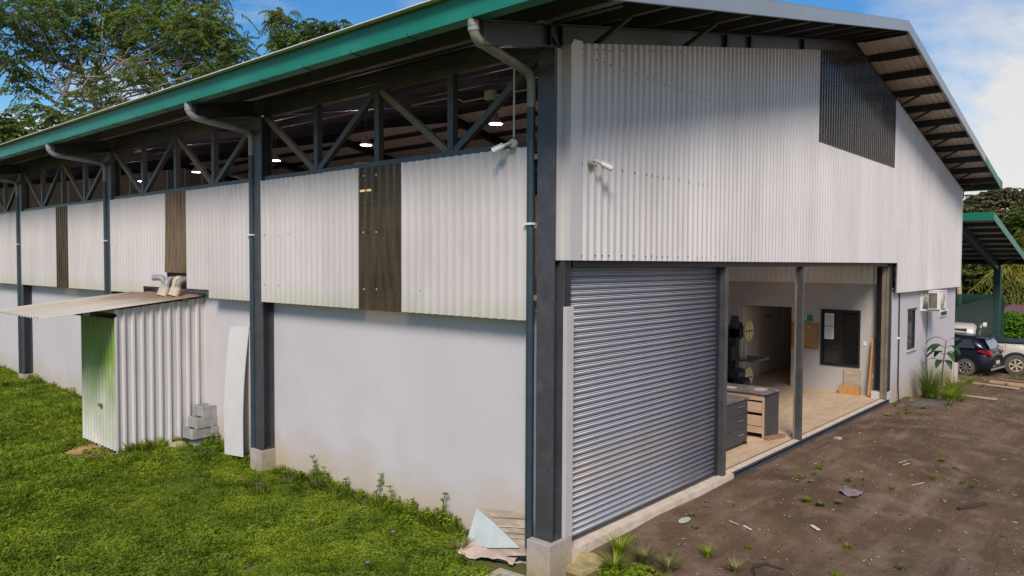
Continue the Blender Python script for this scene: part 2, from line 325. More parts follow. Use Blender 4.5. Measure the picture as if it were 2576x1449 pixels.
PITCHR = .1448
def corr(u0, u1, zb, zt, origin, u, w, n=None, h=.037, th=.003, bend=None):
    """corrugated sheet: u0..u1 along direction u, ribs standing out along w, zb/zt bottom and top heights (numbers or functions of u)"""
    origin, u, w = Vector(origin), Vector(u), Vector(w); L = u1-u0
    n = n or max(1, round(L/PITCHR)); p = L/n; prof = []
    for i in range(n):
        s = u0+i*p
        prof += [(s, 0), (s+p*.10, .002), (s+p*.20, 0), (s+p*.36, 0), (s+p*.44, .002), (s+p*.52, 0), (s+p*.67, h), (s+p*.86, h), (s+p*.985, 0)]
    prof.append((u1, 0)); b = zb if callable(zb) else (lambda q: zb); t = zt if callable(zt) else (lambda q: zt)
    K = len(prof); v = []; bz = 8 if bend else 1
    for side in (0, -th):
        for k in range(bz+1):
            for q, hh in prof:
                zz_ = b(q)+(t(q)-b(q))*k/bz
                off = hh+side+(bend(q, zz_) if bend else 0)
                v.append(origin + u*q + w*off + Vector((0, 0, zz_)))
    f = []; S = K*(bz+1)
    for k in range(bz):
        for i in range(K-1):
            a = k*K+i; f.append((a, a+1, a+1+K, a+K)); f.append((S+a, S+a+K, S+a+1+K, S+a+1))
    for i in range(K-1):
        f.append((i, S+i, S+i+1, i+1)); a = bz*K+i; f.append((a, a+1, S+a+1, S+a))
    f.append((0, bz*K, S+bz*K, S)); f.append((K-1, S+K-1, S+bz*K+K-1, bz*K+K-1))
    m_ = MB(); m_.add(v, f); return m_

# ------------------------------------------------------------------ ground
CTRL = np.array([(.3,1.5,-.2),(.3,6.3,-.24),(.3,8.2,-.15),(-1.4,8.6,-.10),(.3,16,-.09),(.2,18.9,-.03),(-3,3,-.3),(-4.2,5,-.32),(-3,9,-.15),(-5,14,-.2),(-2,20,0.),(-6,25,0),
 (-.2,-.2,-.26),(-.2,.8,-.28),(.9,-.3,-.10),(2.5,-.3,-.085),(5,-.3,-.08),(8,-.3,-.08),(11,-.3,-.08),(13.3,-.3,-.085),(14.3,-.1,-.20),(17.6,-.1,-.38),(21.3,-.1,-.50),(24,0,-.68),(26.4,-.8,-.70),(23,-3,-.66),
 (2,-2,-.25),(4,-4,-.30),(8,-4,-.22),(12,-4,-.26),(16,-4,-.42),(-3,-3,-.4),(-8,-8,-.5),(30,-2,-.85),(36,0,-1.),(40,8,-1.),(20,-10,-.8),(-15,20,-.3),(0,45,0),(30,45,-1)])
def gz(x, y):
    x = np.asarray(x, float); y = np.asarray(y, float); w = 0; s = 0
    for cx, cy, cz in CTRL:
        q = 1/(((x-cx)**2+(y-cy)**2)**1.6+.02); w = w+q; s = s+q*cz
    z = s/w
    inside = np.clip((x-.35)*5, 0, 1)*np.clip((y-.25)*5, 0, 1)*np.clip((21-x)*5, 0, 1)*np.clip((31-y)*5, 0, 1)
    return z*(1-inside) + np.minimum(z, -.2)*inside
def smoothn(x, y, s, seed=0):
    r = np.random.default_rng(seed); o = 0
    for k in range(7):
        a = r.uniform(0, 6.28); f = s*(1.5**k); o = o+np.sin(x*f*math.cos(a)+y*f*math.sin(a)+r.uniform(0, 6))*np.sin(x*f*.7*math.sin(a)-y*f*math.cos(a)+r.uniform(0, 6))/(1.35**k)
    return o/2.5
def axis(lo, hi, fine, far):
    a = list(np.arange(lo, hi, fine)); s = fine
    while a[-1] < far: s *= 1.35; a.append(a[-1]+s)
    s = fine
    while a[0] > -far: s *= 1.35; a.insert(0, a[0]-s)
    return np.array(a)
gx, gy = axis(-7, 27, .12, 400), axis(-7, 13, .12, 400)
GX, GY = np.meshgrid(gx, gy); GZ = gz(GX, GY) + .014*smoothn(GX, GY, 2.2, 1) + .008*smoothn(GX, GY, 9, 2) - np.where((GX > 0) & (GX < 30), .022*(np.exp(-((GY+2.6+.02*GX)/.16)**2)+np.exp(-((GY+4.1+.02*GX)/.16)**2)), 0)
GZ = np.where((GX > .6) & (GX < 13.8) & (GY > -.6) & (GY < .4), np.minimum(GZ, -.055), GZ)
nx, ny = len(gx), len(gy); ii = np.arange(nx*ny).reshape(ny, nx)
gf = np.stack([ii[:-1,:-1], ii[:-1,1:], ii[1:,1:], ii[1:,:-1]], -1).reshape(-1, 4)
def ground_mat():
    m = bpy.data.materials.new('yard_soil'); m.use_nodes = True; t = m.node_tree; b = t.nodes['Principled BSDF']; L = t.links.new
    ge = t.nodes.new('ShaderNodeNewGeometry'); sp = t.nodes.new('ShaderNodeSeparateXYZ'); L(ge.outputs['Position'], sp.inputs[0])
    def noise(sc, det=8, ro=.6, src=ge.outputs['Position']):
        n = t.nodes.new('ShaderNodeTexNoise'); n.inputs['Scale'].default_value = sc; n.inputs['Detail'].default_value = det; n.inputs['Roughness'].default_value = ro; L(src, n.inputs[0]); return n.outputs[0]
    def rng_(a, lo, hi, o0=0., o1=1.):
        n = t.nodes.new('ShaderNodeMapRange'); n.inputs[1].default_value = lo; n.inputs[2].default_value = hi; n.inputs[3].default_value = o0; n.inputs[4].default_value = o1; L(a, n.inputs[0]); return n.outputs[0]
    def mixc(f, a, c):
        n = t.nodes.new('ShaderNodeMix'); n.data_type = 'RGBA'; L(f, n.inputs[0])
        for i, x in ((6, a), (7, c)):
            if isinstance(x, tuple): n.inputs[i].default_value = (*x, 1)
            else: L(x, n.inputs[i])
        return n.outputs[2]
    def ma(op, a, c):
        n = t.nodes.new('ShaderNodeMath'); n.operation = op
        for i, x in enumerate((a, c)):
            if isinstance(x, (int, float)): n.inputs[i].default_value = x
            else: L(x, n.inputs[i])
        return n.outputs[0]
    dirt = mixc(rng_(noise(.45), .38, .66), (.120, .070, .040), (.20, .120, .070))
    dirt = mixc(rng_(noise(1.8), .48, .70), dirt, (.26, .175, .115))
    dirt = mixc(rng_(noise(22, 10, .8), .48, .75), dirt, (.058, .038, .026))
    dirt = mixc(rng_(noise(60, 8, .8), .60, .72), dirt, (.28, .21, .15))
    ms_ = t.nodes.new('ShaderNodeMapping'); ms_.inputs['Scale'].default_value = (.22, 1.5, 1); ms_.inputs['Rotation'].default_value = (0, 0, .12); L(ge.outputs['Position'], ms_.inputs[0])
    dirt = mixc(rng_(noise(1.6, 7, .6, ms_.outputs[0]), .50, .68, 0, .6), dirt, (.085, .052, .034))
    dirt = mixc(rng_(noise(2.3, 7, .6, ms_.outputs[0]), .54, .70, 0, .6), dirt, (.25, .175, .12))
    gm = rng_(noise(1.1), .58, .75, 0, .55)
    dirt = mixc(gm, dirt, (.11, .105, .045))
    soil = mixc(rng_(noise(3), .4, .7), (.12, .13, .03), (.19, .15, .07))
    e = ma('ADD', sp.outputs[0], ma('MULTIPLY', ma('SUBTRACT', noise(1.3), .5), 2.2))
    L(mixc(rng_(e, .1, .7), soil, dirt), b.inputs['Base Color'])
    b.inputs['Roughness'].default_value = .95; b.inputs['Specular IOR Level'].default_value = .2
    bp = t.nodes.new('ShaderNodeBump'); bp.inputs['Distance'].default_value = .03; bp.inputs['Strength'].default_value = .9
    L(ma('ADD', noise(14, 9, .75), ma('MULTIPLY', noise(55, 6, .8), .5)), bp.inputs['Height']); L(bp.outputs[0], b.inputs['Normal'])
    return m
np_mesh('ground', np.stack([GX.ravel(), GY.ravel(), GZ.ravel()], -1), gf, ground_mat(), smooth=True, kind='structure')

# ------------------------------------------------------------------ warehouse
W_, RX, SL = 21.14, 10.57, .2035          # width, ridge x, roof slope
XE = -1.12                                 # eave line
YG = -1.035                                # gable edge
YB = 32.4                                  # back edge
def zr(x): return 6.03 + SL*(RX-abs(x-RX))           # top of the rafters
COLY = [-.047, 6.154, 12.467, 18.72, 25.0, 31.2]     # near edge of each column flange (.25 wide)
ws = thing('warehouse', 'large steel framed workshop with white corrugated cladding, green eaves and open roller door bay', 'building')
mb = MB(); mb.box(.44, .08, -.22, W_-.1, 31.3, 0); mb.build('floor_slab', 'slab', ws)
mb = MB(); mb.box(.322, -.10, -.25, 13.3, .078, -.004); mb.build('door_sill', 'sill', ws)
mb = MB(); mb.box(4.62, -.125, -.10, 13.33, -.102, .012); mb.box(4.62, -.125, -.02, 13.33, -.06, .004) ; mb.build('sill_angle', 'rust', ws)
mb = MB(); mb.box(.45, .085, 0, 13.3, .10, .004); mb.build('door_track', 'steel_dark', ws)
# masonry walls
mb = MB(); mb.box(.22, .27, -.4, .40, 31.3, 2.78); mb.build('side_wall', 'plaster', ws)
mb = MB()
for a in ((13.80, 0, -.6, 15.40, .15, 2.75), (16.22, 0, -.6, W_+.12, .15, 2.75), (15.40, 0, -.6, 16.22, .15, 1.04), (15.40, 0, 2.13, 16.22, .15, 2.75)): mb.box(*a)
mb.build('front_wall', 'plaster', ws)
mb = MB(); mb.box(W_-.05, .15, -.6, W_+.12, 31.3, 2.75); mb.build('far_side_wall', 'plaster', ws)
mb = MB(); mb.box(W_+.121, -.10, -.7, W_+.30, .3, .13); mb.box(W_-.12, -.03, -.7, W_+.119, -.001, .13); mb.build('wall_footing', 'jamb', ws)
mb = MB(); mb.box(.30, 31.3, -.3, W_, 31.45, 2.75); mb.build('back_wall', 'plaster', ws)
# columns
def column(y, z0=.17, plinth=True, first=False):
    c = MB(); zt_ = zr(0)-.27
    c.ibeam((.105, y+.125, z0), (.105, y+.125, zt_), .25, .21, (1, 0, 0), .016, .012)
    co = c.build('column', 'steel', ws)
    b = MB(); b.box(-.03, y-.01, z0, .215, y+.26, z0+.015)
    if first: b.tube([(.12, y+.03, z0+.015), (.12, y+.03, z0+.06)], .018, 8)
    b.build('base_plate', 'steel', co)
    p = MB()
    if first: p.box(-.125, -.10, -.5, .311, .235, .17)
    else: p.box(-.06, y+.03-.05, -.5, .26, y+.33, .17)
    p.build('plinth', 'concrete', co, bevel=.008)
for i, y in enumerate(COLY): column(y, first=(i == 0))
# rafters, one pair at each column, projecting to the gutter
for y in COLY:
    rf = MB(); yc = y+.12
    for sx in (-1, 1):
        a = Vector((RX + sx*(RX+1.08), yc, zr(0)-SL*1.08-.125)); b = Vector((RX, yc, zr(RX)-.125))
        rf.ibeam(a, b, .14, .25, (0, 0, 1), .012, .008)
        rf.bar(a+Vector((-.004*-sx, 0, 0)), a+Vector((-.010*-sx, 0, 0)), .14, .25)
    ro = rf.build('rafter', 'steel_dark' if y > 0 else 'steel', ws)
    st = MB()
    if y < 0:
        for x in (.0, .205): st.box(x-.006, yc-.068, zr(x)-.242, x+.006, yc-.005, zr(x)-.012); st.build('stiffener', 'steel_dark', ro); st = MB()
        st.bar((.01, yc-.03, zr(0)-.03), (.20, yc-.03, zr(0)-.22), .05, .012, (0, -1, 0))
        st.build('stiffener', 'steel_dark', ro)
        for x in (4.45, 5.33, 7.67): st = MB(); st.box(x-.05, yc-.062, zr(x)-.24, x+.05, yc-.02, zr(x)-.02); st.build('cleat', 'steel_dark', ro)
# purlins
NP = 11
pm = MB()
PUR = [RX-.12] + [-.30+k*1.08 for k in range(10)]
for sx in (-1, 1):
    for xk in PUR + ([-.98] if sx > 0 else []):
        x = RX + sx*(RX-xk); z = zr(x) + .015
        p = MB(); p.box(x-.028, YG+.03, z, x+.028, YB-.05, z+.155)
        p.box(x-.028, YG+.03, z, x+.028, -.05+random.uniform(-.1, .1), z-.018)
        p.build('purlin', 'steel_dark', ws)
# fly braces at the gable
for sx in (-1, 1):
    for xk in ((1.86-1.08, 2.94) if sx < 0 else sorted(PUR)[:8]):
        x = RX + sx*(RX-xk)
        b = MB(); b.bar((x, -.52, zr(x)), (x, -.02, zr(x)-.235), .05, .05, (1, 0, 0)); b.build('fly_brace', 'steel_dark', ws)
# roof sheets (ribs run down the slope)
def roof_mesh(sx):
    n = 6; w = .87; p = w/n; prof = []
    for i in range(n): prof += [(i*p, 0), (i*p+.56*p, 0), (i*p+.64*p, .026), (i*p+.90*p, .026), (i*p+.985*p, 0)]
    prof.append((w, 0)); v = []; K = len(prof)
    x1 = RX+sx*(RX-XE)
    for side in (0, -.002):
        for x in (RX, x1):
            for q, h in prof: v.append((x, q, zr(x)+.172+h+side))
    f = []; S = 2*K
    for i in range(K-1):
        f.append((i, i+1, K+i+1, K+i) if sx < 0 else (i, K+i, K+i+1, i+1)); f.append((S+i, S+K+i, S+K+i+1, S+i+1) if sx < 0 else (S+i, S+i+1, S+K+i+1, S+K+i)); f.append((K+i, K+i+1, S+K+i+1, S+K+i))
    me = bpy.data.meshes.new('roof_sheet'); me.from_pydata(v, [], f); me.materials.append(M['roofmetal']); return me
for sx in (-1, 1):
    me = roof_mesh(sx); y = YG+.02
    while y < YB-.2:
        link('roof_sheet', me, ws, loc=(0, y, 0)); y += .87
mb = MB(); mb.add([(RX-.25, YG, zr(RX-.25)+.205), (RX, YG, zr(RX)+.225), (RX+.25, YG, zr(RX)+.155), (RX+.25, YB, zr(RX)+.155), (RX, YB, zr(RX)+.225), (RX-.25, YB, zr(RX)+.155)], [(0, 1, 4, 5), (1, 2, 3, 4)]); mb.build('ridge_cap', 'grey_trim', ws)
# gable fascia, in lengths
def fascia(x0, x1, m_):
    b = MB(); P = []
    for x in (x0, x1): P.append((x, zr(x)+.222, zr(x)+.012))
    b.prism([(P[0][0], 0, P[0][2]), (P[1][0], 0, P[1][2]), (P[1][0], 0, P[1][1]), (P[0][0], 0, P[0][1])], (0, YG-.012, 0), (0, YG, 0))
    b.prism([(P[0][0], 0, P[0][1]), (P[1][0], 0, P[1][1]), (P[1][0], 0, P[1][1]+.006), (P[0][0], 0, P[0][1]+.006)], (0, YG-.014, 0), (0, YG+.12, 0))
    b.prism([(P[0][0], 0, P[0][2]), (P[1][0], 0, P[1][2]), (P[1][0], 0, P[1][2]+.006), (P[0][0], 0, P[0][2]+.006)], (0, YG, 0), (0, YG+.03, 0))
    b.build('gable_fascia', m_, ws)
xs = [XE, 2.0, 4.72, 7.7, RX]
for a, b in zip(xs, xs[1:]): fascia(a+.002, b-.002, 'grey_trim')
xs = [RX, 13.4, 16.4, 19.4, 2*RX-XE]
for i, (a, b) in enumerate(zip(xs, xs[1:])): fascia(a+.002, b-.002, 'grey_trim' if i < 3 else 'green')
# eave gutters with green fascia
def gutter(sx):
    xo = XE-.13 if sx < 0 else 2*RX-XE+.13; xi = XE-.0 if sx < 0 else 2*RX-XE; s_ = sx; zt_ = 6.035; zb_ = 5.80; y = YG-.016; n = 0
    while y < YB:
        y1 = min(y+3.1, YB); g = MB()
        g.box(xo, y+.002, zb_, xo-s_*.004, y1-.002, zt_); g.box(xo-s_*.004, y+.002, zb_, xi-s_*.03, y1-.002, zb_+.005)
        g.box(xi-s_*.03, y+.002, zb_, xi-s_*.034, y1-.002, zt_-.05); g.box(xo, y+.002, zt_, xo-s_*.03, y1-.002, zt_+.012)
        g.build('gutter', 'green', ws); y = y1
    h = MB(); y = 0
    while y < YB: h.box(xo+s_*.006, y, zb_-.012, xi-s_*.3, y+.012, zb_-.006); h.box(xo+s_*.004, y, zb_-.012, xo+s_*.001, y+.012, zb_+.03); y += 1.0
    h.build('gutter_strap', 'steel_dark', ws, kind='stuff')
    e = MB(); e.box(xo, YG-.022, zb_, xi-s_*.034, YG-.017, zt_); e.build('gutter_end_cap', 'green', ws)
gutter(-1); gutter(1)
for sx in (-1, 1):
    P = lambda x: RX+sx*(RX-x)
    mb = MB(); q = [(P(-1.36), 0, 6.046), (P(-.15), 0, zr(-.15)+.215), (P(-.15), 0, zr(-.15)+.222), (P(-1.36), 0, 6.056)]; mb.prism(q, (0, YG-.01, 0), (0, YB, 0)); mb.build('eave_flashing', 'roofmetal', ws)
# downpipes
for i, y in enumerate(COLY[:5]):
    yc = y+.345 if i == 0 else y+.31; xg = XE-.07; zg = zr(XE)-.09
    zg = 5.80; yt = yc-.23; u = MB(); pts = [(xg, yt, zg+.02), (xg, yt, zg-.07)]
    for k in range(1, 6):
        a = math.pi/2*.93*k/5; pts.append((xg+.15*(1-math.cos(a)), yt, zg-.07-.14*math.sin(a)))
    pts += [(-.16, yc, zg-.25), (-.08, yc, zg-.27), (-.02, yc, zg-.32), (.0, yc, zg-.39), (.0, yc, zg-.66)]; zg = 5.88
    u.tube(pts, .052, 14); u.tube([(xg, yt, zg-.06), (xg, yt, zg-.15)], .058, 14); 
    dp = u.build('downpipe', 'pvc_old' if i == 0 else 'pvc', ws)
    c = MB(); c.tube([(.0, yc, zg-.74), (.0, yc, .02)], .05, 14); c.build('lower_pipe', 'pipe_p', dp)
    k_ = MB(); k_.box(-.058, yc-.065, 3.79, .02, yc+.065, 3.815); k_.build('clamp', 'white', dp)
    e = MB(); e.tube([pts[2], pts[1]], .059, 14); e.tube([(xg, yt, zg+.02), (xg, yt, zg-.07)], .047, 14); e.build('coupling', 'pvc', dp)
# side trusses between columns
def truss(y0, y1):
    t = MB(); zt0, zb0 = 5.80, 4.735; t.box(.045, y0, zt0-.05, .145, y1, zt0+.05); to = t.build('truss', 'steel', ws)
    b = MB(); b.box(.035, y0, zb0-.035, .145, y1, zb0+.035); b.build('bottom_chord', 'steel', to)
    q = (y1-y0)/4; za, zb = zb0+.035, zt0-.05
    for k in (1, 2, 3):
        v = MB(); v.box(.05, y0+q*k-.05, za, .14, y0+q*k+.05, zb); v.build('vertical_strut', 'steel', to)
    for (ya, z1, yb, z2, m_) in ((y0+.02, zb, y0+q-.06, za, 'steel'), (y0+q+.06, za, y0+2*q-.07, zb, 'steel_worn_or_lit'), (y0+2*q+.07, zb, y0+3*q-.06, za, 'steel'), (y0+3*q+.06, za, y1-.02, zb, 'steel_worn_or_lit')):  # brown on alternate diagonals paints in the warm light they catch
        d = MB(); d.bar((.095, ya, z1), (.095, yb, z2), .088, .075, (1, 0, 0)); d.build('diagonal_strut', m_, to)
for a, b in zip(COLY, COLY[1:]): truss(a+.25, b)
mb = MB(); mb.box(.0, -.9, zr(0)+.02-.02, .06, YB-.5, zr(0)+.012); mb.build('eave_strut', 'steel_dark', ws)
for y0, y1 in zip(COLY, COLY[1:]):
    mb = MB(); mb.box(.06, y0+.25, 5.86, .12, y1, 6.0); mb.build('wall_plate', 'steel', ws)
# girts behind the side cladding
for y0, y1 in zip(COLY, COLY[1:]):
    for z in (2.95, 3.78, 4.57):
        mb = MB(); mb.box(.0, y0+.25, z-.03, .05, y1, z+.03); mb.build('girt', 'steel_worn_or_lit', ws)
# side cladding
ZB, ZT = 2.681, 4.694
def screws(lst, r, m_, name='screws'):
    s = MB()
    for p, nrm in lst:
        p, nrm = Vector(p), Vector(nrm); a = nrm.cross(Vector((0,0,1))).normalized(); b = Vector((0,0,1))
        ring = [p+(a*math.cos(t)+b*math.sin(t))*r for t in np.arange(6)*math.pi/3]
        s.add(ring+[q+nrm*.008 for q in ring], [(6,7,8,9,10,11)]+[(i,(i+1)%6,6+(i+1)%6,6+i) for i in range(6)])
    if lst: s.build(name, m_, ws, kind='stuff')
def side_sheets(y0, y1, m_='clad', zb=ZB, zt=ZT, bend=None, x=-.004):
    L = y1-y0; n = max(1, round(L/.87)); w = L/n; out_ = []
    for k in range(n):
        a = y0+k*w
        s = corr(0, w-.003, zb, zt+random.uniform(-.004, .006), (0, 0, 0), (0, 1, 0), (-1, 0, 0), bend=bend)
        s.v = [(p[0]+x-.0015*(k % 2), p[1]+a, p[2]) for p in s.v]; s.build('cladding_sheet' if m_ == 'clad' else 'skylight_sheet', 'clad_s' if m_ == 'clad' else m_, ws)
bays = [[(.36, 2.56, 'clad'), (2.56, 3.50, 'poly'), (3.50, 6.14, 'clad')],
        [(6.46, 7.95, 'clad'), (7.95, 8.82, 'short'), (8.82, 9.71, 'duct'), (9.71, 10.82, 'short'), (10.82, 12.45, 'clad')],
        [(12.78, 15.07, 'clad'), (15.07, 15.91, 'poly'), (15.91, 18.70, 'clad')],
        [(19.03, 21.35, 'clad'), (21.35, 22.2, 'poly'), (22.2, 24.98, 'clad')],
        [(25.3, 31.2, 'clad')]]
sc_d, sc_l = [], []
for bay in bays:
    for a, b, m_ in bay:
        if m_ == 'duct': side_sheets(a, b, 'polyb', 3.13, ZT, bend=lambda q, z: .07*max(0, (4.0-z))*math.sin(q*3.6)+.02*math.sin(q*9)*max(0, 4.1-z))
        elif m_ == 'short': side_sheets(a, b, 'clad', 2.83)
        elif m_ == 'poly': side_sheets(a, b, 'poly', ZB-.01, ZT-.01)
        else: side_sheets(a, b, 'clad')
        y = a+.12; k = 0
        while y < b-.05 and a < 25:
            for z in (2.975, 3.785, 4.58):
                if m_ == 'duct' and z < 3.2: continue
                (sc_l if m_ in ('poly', 'duct') else sc_d).append(((-.008-(.0), y+random.uniform(-.01, .01), z+random.uniform(-.012, .012)), (-1, 0, 0)))
            y += .29 if k % 3 else .43; k += 1
screws(sc_d, .0085, 'screw'); screws(sc_l, .011, 'screw_l', 'bright_screws')
# front cladding
YF = -.10
def ftop(x): return zr(x) - .235
sc_d = []
def front_sheet(x0, x1, zb, zt, m_, y=YF):
    s = corr(x0, x1-.003, zb, zt, (0, 0, 0), (1, 0, 0), (0, -1, 0), n=6)
    s.v = [(p[0], p[1]+y, p[2]) for p in s.v]; s.build('cladding_sheet' if m_ == 'clad' else 'skylight_sheet', m_, ws)
edges = list(np.linspace(.395, 8.09, 10)) + list(np.linspace(8.09, 13.345, 7))[1:] + list(np.linspace(13.345, 21.34, 10))[1:]
for k, (a, b) in enumerate(zip(edges, edges[1:])):
    lo = 3.384 if b < 13.7 else 2.634; y = YF-.0015*(k % 2)
    if 8.05 < a < 13.3:
        front_sheet(a, b, lo, 5.735, 'clad', y+.004); front_sheet(a, b, 5.70, ftop, 'polyc', y)
    elif a < 13.7 < b:
        front_sheet(a, b, lambda q: 3.384 if q < 13.76 else 2.634, ftop, 'clad', y)
    else: front_sheet(a, b, lo, ftop, 'clad', y)
    for j in range(6):
        if j % 2 == 1 and (j+k) % 3: continue
        x = a+(b-a)*(j+.28)/6
        for z in (lo+.06, 4.51, 5.75, ftop(x)-.07):
            if z < ftop(x)-.05: sc_d.append(((x, y-.004, z+random.uniform(-.01, .01)), (0, -1, 0)))
screws(sc_d, .0095, 'screw')
for z in (3.50, 4.51, 5.66, 6.6):
    mb = MB(); lo_x = .5 if z < ftop(.5)-.2 else RX-(RX-(z+.4-6.03+.235)/SL)
    xa = max(.45, (z+.15-(6.03-.235))/SL); mb.box(xa, YF+.006, z-.03, 2*RX-xa, YF+.056, z+.03)
    mb.build('girt', 'steel_dark', ws)
mb = MB(); mb.box(13.8, YF+.006, 2.66, 21.2, -.004, 2.72); mb.box(13.8, -.05, 3.3, 21.2, -.001, 3.38); mb.build('girt', 'steel_dark', ws)
# corner flashings
mb = MB(); mb.prism([(.19, 0, 3.384), (.395, 0, 3.384), (.395, 0, ftop(.395)+.02), (.24, 0, ftop(.3)+.03), (.19, 0, ftop(.19)-.01)], (0, YF-.034, 0), (0, YF-.030, 0))
mb.box(.186, YF-.034, 3.384, .19, .02, ftop(.19)-.01); mb.build('corner_flashing', 'clad', ws)
mb = MB(); mb.box(.10, .0, 3.384, .186, .012, ftop(.1)-.03); mb.build('corner_flashing', 'clad', ws)
mb = MB(); mb.box(21.34, YF-.03, 2.634, 21.345, .0, ftop(21.1)); mb.box(21.2, YF-.033, 2.634, 21.345, YF-.030, ftop(21.1)); mb.build('corner_flashing', 'clad', ws)
# far side and back cladding, partition gable
for k in range(36):
    if k == 0: me_s = corr(0, .868, 2.7, 4.7, (0, 0, 0), (0, 1, 0), (1, 0, 0), n=6); o_ = me_s.build('cladding_sheet', 'clad', ws); o_.location = (W_+.17, .1, 0); me_fs = o_.data
    else: link('cladding_sheet', me_fs, ws, loc=(W_+.17, .1+k*.87, 0))
for k in range(24):
    a = .1+k*.875; s = corr(a, a+.872, 2.7, lambda q: zr(q)+.05, (0, 31.5, 0), (1, 0, 0), (0, -1, 0), n=6); s.build('cladding_sheet', 'clad' if 11 <= k <= 16 else 'roofmetal', ws)
# opening surround: concrete jamb, posts, lintel, far column
mb = MB(); mb.box(.17, -.10, .172, .311, -.05, 2.85); mb.box(.315, -.09, -.4, .32, .079, .1); mb.build('concrete_jamb', 'jamb', ws, bevel=.006)
mb = MB(); mb.box(.23, -.04, 2.0, .33, .05, 3.38); mb.build('jamb_post', 'steel_dark', ws)
mb = MB(); mb.box(.42, .0, 3.30, 13.78, .06, 3.382); mb.box(.42, .12, 3.33, 13.78, .3, 3.38); mb.build('door_lintel', 'steel_dark', ws)
for x, w in ((4.335, .095), (7.60, .09)):
    p = MB(); p.box(x, -.052, .0, x+w, .05, 3.30); po = p.build('door_post', 'steel', ws, bevel=.004)
    q = MB(); q.box(x+.01, -.056, .02, x+.018, -.053, 3.29); q.box(x+w-.018, -.056, .02, x+w-.01, -.053, 3.29); q.box(x-.02, .052, 0, x+.03, .085, 3.29); q.build('post_guide', 'steel_worn_or_lit', po)
p = MB(); p.ibeam((13.62, .12, .16), (13.62, .12, 5.6), .22, .30, (0, 1, 0), .012, .01); p.build('column', 'steel_dark', ws)
p = MB(); p.box(13.42, -.03, .0, 13.47, .03, 3.30); p.box(13.34, .02, .0, 13.36, .10, 3.30); p.build('door_post', 'steel_worn_or_lit', ws)
p = MB(); p.box(13.36, .04, -.3, 13.799, .32, .16); p.box(13.5, -.06, -.3, 13.799, .038, .16); p.build('plinth', 'jamb', ws, bevel=.006)
p = MB(); p.box(13.72, -.03, .0, 13.79, -.002, 2.66); p.build('wall_end_trim', 'jamb', ws)
# roller shutter, slat by slat
sh = MB(); sh.box(.335, .06, 0.01, 4.335, .075, .035); so = sh.build('roller_shutter', 'steel', ws)
PS = .0748
def slat_mesh(m_):
    prof = [(0, .006), (.003, -.006), (.009, -.014), (.028, -.017), (.044, -.015), (.052, -.005), (.055, .003), (.0585, .003), (.061, -.006), (.0645, -.012), (.069, -.010), (PS-.001, .004)]
    v = []
    for x in (.34, 4.325):
        for z, y in prof: v.append((x, .085+y, z))
        v.append((x, .097, PS)); v.append((x, .097, 0))
    n = len(prof)+2; f = [(i, (i+1) % n, n+(i+1) % n, n+i) for i in range(n)] + [tuple(range(n))[::-1], tuple(range(n, 2*n))]
    me = bpy.data.meshes.new('slat'); me.from_pydata(v, [], f); me.materials.append(M[m_]); me.materials.append(M['slat_glint']); me.polygons.foreach_set('use_smooth', [i < len(prof)-1 for i in range(n)]+[False]*2); me.polygons.foreach_set('material_index', [1 if i in (4, 9, 10) else 0 for i in range(n)]+[0, 0]); return me  # upward-facing strips take the painted glint colour
sm1 = slat_mesh('shutter')
for k in range(45):
    link('slat', sm1, so, loc=(0, random.uniform(-.001, .001), .035+k*PS))
g = MB(); g.box(4.27, .045, .0, 4.334, .10, 3.3); g.build('guide_rail', 'steel_dark', so)
g = MB(); g.box(.32, .05, .0, .338, .10, 3.3); g.build('guide_rail', 'steel_dark', so)
g = MB(); g.tube([(.45, .28, 3.45), (4.3, .28, 3.45)], .19, 20); g.build('shutter_drum', 'shutter', so)
# interior wall beyond the opening
XA = 13.7
mb = MB()
for a in ((XA, .33, 0, XA+.12, .69, 2.84), (XA, 1.68, 0, XA+.12, 2.47, 2.84), (XA, .69, 0, XA+.12, 1.68, .68), (XA, .69, 2.16, XA+.12, 1.68, 2.84), (XA, 2.47, 2.17, XA+.12, 3.93, 2.84), (XA, 3.93, 0, XA+.12, 31.2, 2.84)): mb.box(*a)
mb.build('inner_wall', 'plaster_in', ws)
mb = MB(); mb.box(XA+.121, 3.93, 0, 15.05, 4.03, 2.17); mb.box(XA+.121, 2.37, 0, 18.2, 2.47, 2.17); mb.box(15.0, 4.10, 0, 15.1, 4.16, 2.17); mb.box(15.101, 4.10, 0, 17.25, 4.2, 2.17); mb.box(17.6, 4.10, 0, 18.2, 4.2, 2.17); mb.box(18.2, 2.2, 0, 18.3, 4.6, 2.17); mb.box(XA+.121, 2.3, 2.172, 14.98, 6.5, 2.25); mb.build('corridor_wall', 'corridor', ws)
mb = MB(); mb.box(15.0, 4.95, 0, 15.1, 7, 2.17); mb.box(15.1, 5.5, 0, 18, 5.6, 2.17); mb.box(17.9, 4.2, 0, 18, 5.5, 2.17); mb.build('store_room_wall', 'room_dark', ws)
mb = MB(); mb.box(14.98, 4.161, 0, 15.12, 4.24, 2.1); mb.box(14.98, 4.86, 0, 15.12, 4.95, 2.1); mb.box(14.98, 4.161, 2.1, 15.12, 4.95, 2.168); mb.box(XA-.012, 3.93, 0, XA-.001, 4.0, 2.2); mb.build('door_frame', 'door_w', ws)
mb = MB(); mb.box(17.252, 4.06, 0, 17.3, 4.12, 2.1); mb.box(17.55, 4.06, 0, 17.598, 4.12, 2.1); dr_ = mb.build('door_frame', 'door_w', ws)
